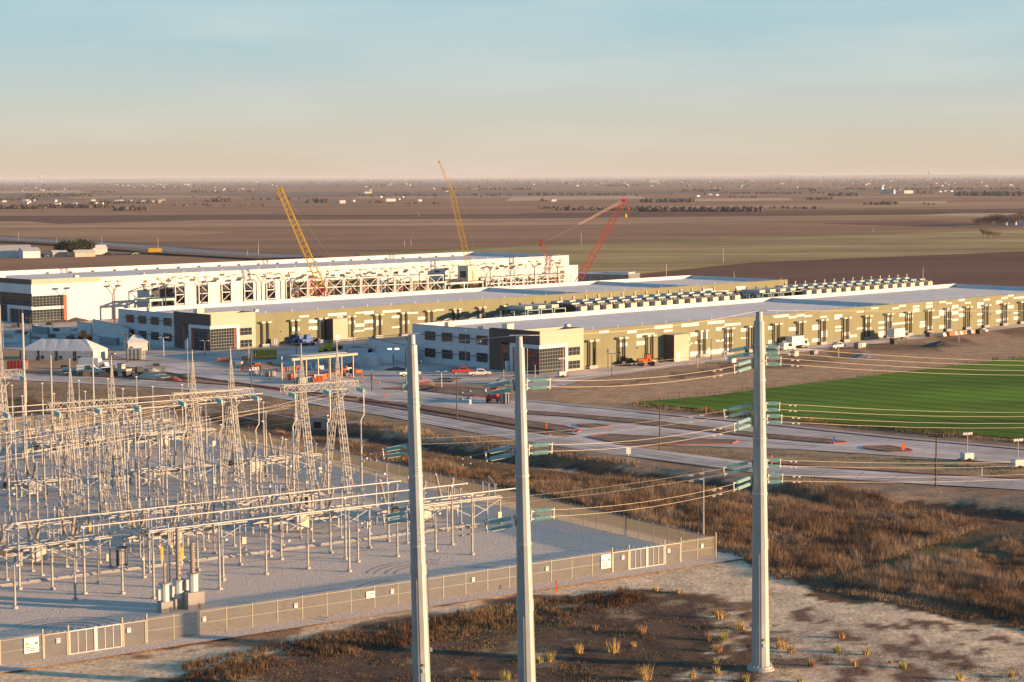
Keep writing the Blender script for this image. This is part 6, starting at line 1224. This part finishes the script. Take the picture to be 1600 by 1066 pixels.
def house(name, p, rz, L_, D, h, wall, roof, label, cat='house', group='far farm buildings', flat=False):
    mb = MB(); hx, hy = L_ / 2, D / 2; rh = D * .28 if not flat else .5
    mb.box(-hx, hx, -hy, hy, -.3, h); mb.cur = 1
    mb.add([(-hx - .3, -hy - .4, h), (hx + .3, -hy - .4, h), (hx + .3, 0, h + rh), (-hx - .3, 0, h + rh), (-hx - .3, hy + .4, h), (hx + .3, hy + .4, h)], [(0, 1, 2, 3), (3, 2, 5, 4)]); mb.cur = 0
    mb.add([(-hx, -hy, h), (-hx, hy, h), (-hx, 0, h + rh * .93)], [(0, 1, 2)]); mb.add([(hx, -hy, h), (hx, hy, h), (hx, 0, h + rh * .93)], [(2, 1, 0)])
    o = mb.build(name, [wall, roof]); o.location = p; o.rotation_euler.z = rz; return tag(o, label, cat, group)
for (px, py, rz, L_, D, h, w, rf_, lab) in ((14, 402, 25, 26, 12, 4.2, 'white', 'roofgrey', 'long low pale shed at the left edge beyond the farthest hall'), (46, 403, 35, 11, 8, 4.2, 'white', 'roofgrey', 'white gabled shed right of the long low shed'), (131, 401, 30, 13, 6, 2.6, 'tan', 'offwhite', 'tan shed under the dark evergreens'), (148, 398, 32, 14, 8, 4, 'offwhite', 'white', 'pale barn right of the dark evergreens'), (92, 401, 30, 9, 5, 2.6, 'tan', 'offwhite', 'small tan shed left of the dark evergreens')): house('farm_shed', G(px, py), R(rz), L_, D, h, w, rf_, lab, 'shed', 'sheds beyond the farthest hall')
crate('yellow_rack', G(242, 397), R(15), (8.5, 3.5, 3.6), 'yellow', 'yellow slatted container rack beside the farm track', 'container', 'yellow', 7)
for k, (px, py) in enumerate(((66, 401), (72, 402), (80, 401), (168, 399), (210, 398), (226, 397))): vehicle('pickup_truck' if k % 2 else 'car', G(px, py), R(20 + 50 * k), ('dark', 'blue', 'grey', 'dark', 'green', 'orange')[k], f'tiny {("dark", "blue", "grey", "dark", "green", "orange")[k]} vehicle, {nth[k]} from the left by the farm sheds')
for (x0, x1, y0, y1, n, where) in ((0, 160, 314, 322, 14, 'in the village at far left'), (160, 260, 311, 320, 12, 'in the village left of the yellow crane'), (180, 300, 287, 294, 16, 'on the hazy left horizon'), (0, 110, 294, 300, 8, 'in the thin row above the left village'), (300, 480, 285, 300, 14, 'on the horizon above the left yellow crane'), (480, 660, 308, 318, 8, 'in the plain between the yellow cranes'), (560, 800, 288, 300, 12, 'on the horizon by the tallest crane'), (800, 1000, 284, 292, 14, 'on the horizon above the red crane'), (1000, 1240, 282, 296, 18, 'on the horizon right of the red crane'), (1200, 1400, 283, 296, 16, 'on the horizon above the generator rows'), (1365, 1500, 296, 303, 9, 'beside the grain silos'), (1400, 1600, 281, 292, 16, 'on the hazy right horizon'), (560, 580, 301, 303, 2, 'beside the broad tan hall'), (840, 870, 313, 315, 2, 'beside the lone farm shed'), (1090, 1130, 305, 308, 3, 'behind the wood right of the red crane'), (1560, 1600, 350, 354, 3, 'under the bare trees at right')):
    for i, px in enumerate(sorted(random.uniform(x0, x1) for _ in range(n))):
        p = G(px, random.uniform(y0, y1)); D_ = p.y; w = min(max(D_ / 3000 * random.uniform(1.6, 4.0), 9), 45); d = w * random.uniform(.4, .7); h = min(max(D_ / 3000 * random.uniform(1.0, 1.7), 3), 12)
        house('farm_building', p, random.uniform(-.8, .8), w, d, h, random.choice(('white', 'white', 'offwhite', 'beige')), random.choice(('roofgrey', 'roofgrey', 'offwhite', 'roofred')), f'{nth_word(i)} tiny pale building from the left {where}')
for (px, py, w, h, m, lab) in ((1418, 302.5, 26, 8, 'white', 'largest white barn on the far right plain with a dark roof'), (610, 315, 20, 6, 'white', 'broad white barn on the far plain left of the tallest crane'), (535, 318, 11, 6, 'white', 'white square barn right of the small wood behind the left crane'), (522, 318, 13, 4.5, 'white', 'low white barn left of the white square barn'), (865, 315, 10, 4, 'white', 'lone white farm shed on the plain above the red crane'), (575, 302.5, 22, 6, 'beige', 'broad tan hall far off between the two yellow cranes'), (1020, 285.5, 80, 22, 'teal', 'dark blue grey block on the far plain')): house('far_barn', G(px, py), .3, w, w * .5, h, m, 'roofgrey', lab, 'barn', 'larger barns on the far plain', True)
for i, px in enumerate((1377, 1381, 1386, 1391, 1396)):
    p = G(px, 303); o = empty('grain_silo', p, 0, f'{nth[i]} grain silo from the left in the far farmstead', 'silo', 'grain silos'); MB().tube((0, 0, -.5), (0, 0, 18 if i == 0 else 10), 6 if i == 0 else 4.5, n=12).build('body', 'galv', o); MB().tube((0, 0, 18 if i == 0 else 10), (0, 0, 22 if i == 0 else 13), 6.2 if i == 0 else 4.7, .4, n=12).build('roof', 'galvl', o)
o = empty('water_tower', G(64, 286), 0, 'white water tower on the horizon at far left', 'water tower'); MB().tube((0, 0, -1), (0, 0, 70), 6, 5, n=10).build('stem', 'white', o); MB().lathe([(5, 70), (22, 84), (24, 92), (18, 104), (4, 110)], 14).build('tank', 'white', o)
o = empty('water_tower', G(1452, 281), 0, 'white water tower on the horizon at right', 'water tower'); MB().tube((0, 0, -1), (0, 0, 60), 5, 4, n=10).build('stem', 'white', o); MB().lathe([(4, 60), (14, 68), (15, 74), (11, 80), (3, 84)], 14).build('tank', 'white', o)
def wood(x0, x1, y, hpx, n, dep=1.5, cols=br_):
    """a distant wood that reads as one mass: many uneven crowns"""
    V, Fc, Cc = [], [], []; base_n = 0
    for _ in range(n):
        py = y + random.uniform(-dep, dep) * .5; p = G(random.uniform(x0, x1), py); hh = p.y / 3000 * hpx * random.uniform(.45, 1.1); rr = hh * random.uniform(.45, .8); cc = np.array(random.choice(cols)) * random.uniform(.7, 1.3)
        for j in range(4):
            f = (0, .35, .75, 1.0)[j]; rad = rr * (.7, 1.0, .75, .15)[j]
            for q in range(6): a = q * math.pi / 3 + j * .5; k_ = random.uniform(.7, 1.3); V.append((p.x + rad * k_ * math.cos(a), p.y + rad * k_ * math.sin(a), hh * f * random.uniform(.9, 1.1) - .2)); Cc.append(cc * random.uniform(.8, 1.2))
        for j in range(3):
            for q in range(6): Fc.append((base_n + j * 6 + q, base_n + j * 6 + (q + 1) % 6, base_n + (j + 1) * 6 + (q + 1) % 6, base_n + (j + 1) * 6 + q))
        base_n += 24
    o = np_mesh('distant_wood', np.array(V), np.array(Fc), [GRASS_M], np.array(Cc)); tag(o, kind='stuff')
gb = [(.06, .045, .038), (.08, .058, .047), (.042, .04, .032), (.11, .078, .058)]
for a in ((0, 70, 326, 6, 60), (60, 180, 325, 6, 90), (140, 250, 318, 5, 50), (180, 230, 329, 7, 30), (40, 145, 307, 5, 80), (320, 360, 315, 6, 25), (300, 400, 301, 3.5, 50), (145, 180, 301, 3, 20), (480, 515, 317, 7, 26), (575, 600, 317, 4, 12), (843, 854, 315, 5, 8), (870, 1000, 329, 5, 80), (1000, 1190, 330.5, 8, 160), (1055, 1130, 299, 4, 50), (1000, 1100, 316, 6, 40), (1350, 1400, 320, 5, 40), (1490, 1600, 306, 7, 90), (1140, 1180, 309, 4, 20), (1295, 1340, 306, 5, 30), (1260, 1300, 312, 4, 30), (690, 830, 297, 4, 70), (820, 990, 305, 4, 90), (940, 1000, 291, 3, 30), (1430, 1460, 302, 4, 14), (1440, 1460, 320, 3, 10), (1266, 1285, 299, 4, 10), (560, 800, 306, 3.5, 60), (840, 1010, 326, 4, 60), (0, 60, 313, 4, 30), (380, 480, 312, 3.5, 30), (1200, 1290, 326, 4, 30), (1130, 1330, 303, 3.5, 70), (600, 700, 319, 3, 14), (1200, 1600, 296, 3.5, 110), (250, 420, 322, 4, 30)): wood(*a, cols=gb)
for (y, h, n, dx) in ((282.8, 2.2, 420, 0), (286, 2.6, 260, 5), (290, 2.8, 200, 9), (295, 3.0, 120, 3), (309, 3.2, 60, 0)):
    for c in range(4):
        V0 = random.randint(0, 0); x0 = -60 + c * 430
        wood(x0, x0 + 440, y + 2 - (x0 + 220) * .0049, h, n // 4, 3.0, gb)
# low hills on the horizon
def hill(px0, px1, D_, hh, m='grey'):
    n = 60; d0, d1 = ray(px0, 279), ray(px1, 279); V = []
    for i in range(n + 1):
        f = i / n; x = (d0[0] + (d1[0] - d0[0]) * f) / d0[1] * D_; pr = math.sin(math.pi * f) ** .6 * (.6 + .4 * float(vnoise(np.array([x]), np.array([0.]), D_ * .02, 91)[0]))
        for (yy, zz) in ((-.02, -2), (0.0, hh * pr), (.06, -2)): V.append((x, D_ * (1 + yy), zz))
    Fc = [(i * 3 + j, i * 3 + j + 3, i * 3 + j + 4, i * 3 + j + 1) for i in range(n) for j in range(2)]
    o = np_mesh('hills', np.array(V), np.array(Fc), [F[m]]); tag(o, kind='structure')
hill(-300, 700, 52000, 70); hill(600, 1900, 58000, 75); hill(100, 260, 40000, 62); hill(1150, 1700, 46000, 60)
for i, (px, yb, yt) in enumerate(((29, 379, 361), (89, 381, 370), (159, 385, 368), (247, 393, 371), (404, 400, 377), (655, 339, 332), (632, 386, 375), (642, 384, 372), (908, 383, 362), (1041, 437, 410), (1130, 411, 0 + 385), (1364, 363, 355), (1442, 439, 425 - 8), (1147, 437, 424), (387, 402, 390), (1500, 353, 345))):
    p = G(px, yb); h = AT(px, yt, p.y).z; o = empty('distant_pole', p, 0, f'{nth[i]} thin pole from the left across the far fields' if False else f'thin distant pole number {i + 1} of the far fields', 'pole', 'thin poles across the far fields'); MB().tube((0, 0, 0), (0, 0, h), .16, .1, n=5).build('shaft', 'galvl', o); MB().box(-1, 1, -.08, .08, h - .7, h - .5).build('crossarm', 'wood', o)
order = sorted([o for o in COL.objects if o.get('group') == 'thin poles across the far fields'], key=lambda o: o.location.x / o.location.y)
for i, o in enumerate(order): o['label'] = f'{nth[i]} thin pole from the left across the far fields'
# ================================================================ labels for the many look-alike switchyard pieces: row and place
def ordinal(n): return f'{n}{"th" if 10 <= n % 100 <= 20 else {1: "st", 2: "nd", 3: "rd"}.get(n % 10, "th")}'
def label_rows(group, what, front='front fence'):
    L_ = [o for o in COL.objects if o.get('group') == group and o.parent is None]; q = lambda o: (round((o.location - SUB_O).dot(SB) / 2.5), -(o.location - SUB_O).dot(SA))
    rows = sorted({q(o)[0] for o in L_})
    for j, rw in enumerate(rows):
        R_ = sorted([o for o in L_ if q(o)[0] == rw], key=lambda o: q(o)[1])
        for i, o in enumerate(R_): o['label'] = f'{what}, {nth_word(i)} from the right, {nth_word(j)} row back'
for g, w in ((G_TALL, 'tall post under a long bus tube'), (G_LOW, 'short bus post'), (G_MID, 'slim mid height bus post'), ('disconnect switches across the yard', 'disconnect switch table'), ('circuit breakers across the yard', 'circuit breaker with tilted bushings'), ('riser posts beside the lattice gantries', 'very tall riser post'), (GB, 'thin low bus tube'), ('high bus tubes before the lattice towers', 'high thin bus tube'), ('high bus tubes behind the lattice towers', 'high rear bus tube'), ('insulator strings on the gantry beams', 'green string under a gantry beam'), ('yellow marker boards in the switchyard', 'yellow marker board'), ('strain conductors across the switchyard', 'thin conductor pair')): label_rows(g, w)
# ================================================================ HAZE: the air over the plain
hz = bpy.data.materials.new('haze_air'); hz.use_nodes = True; hn = hz.node_tree.nodes; hn.remove(hn['Principled BSDF'])
pv = hn.new('ShaderNodeVolumePrincipled'); pv.inputs['Color'].default_value = (.86, .86, .90, 1); pv.inputs['Density'].default_value = 3.2e-5; pv.inputs['Anisotropy'].default_value = 0.0
hz.node_tree.links.new(pv.outputs[0], hn['Material Output'].inputs['Volume'])
hb = MB().box(-60000, 60000, -2500, 89000, -6, 110).build('haze', hz); tag(hb, kind='stuff')
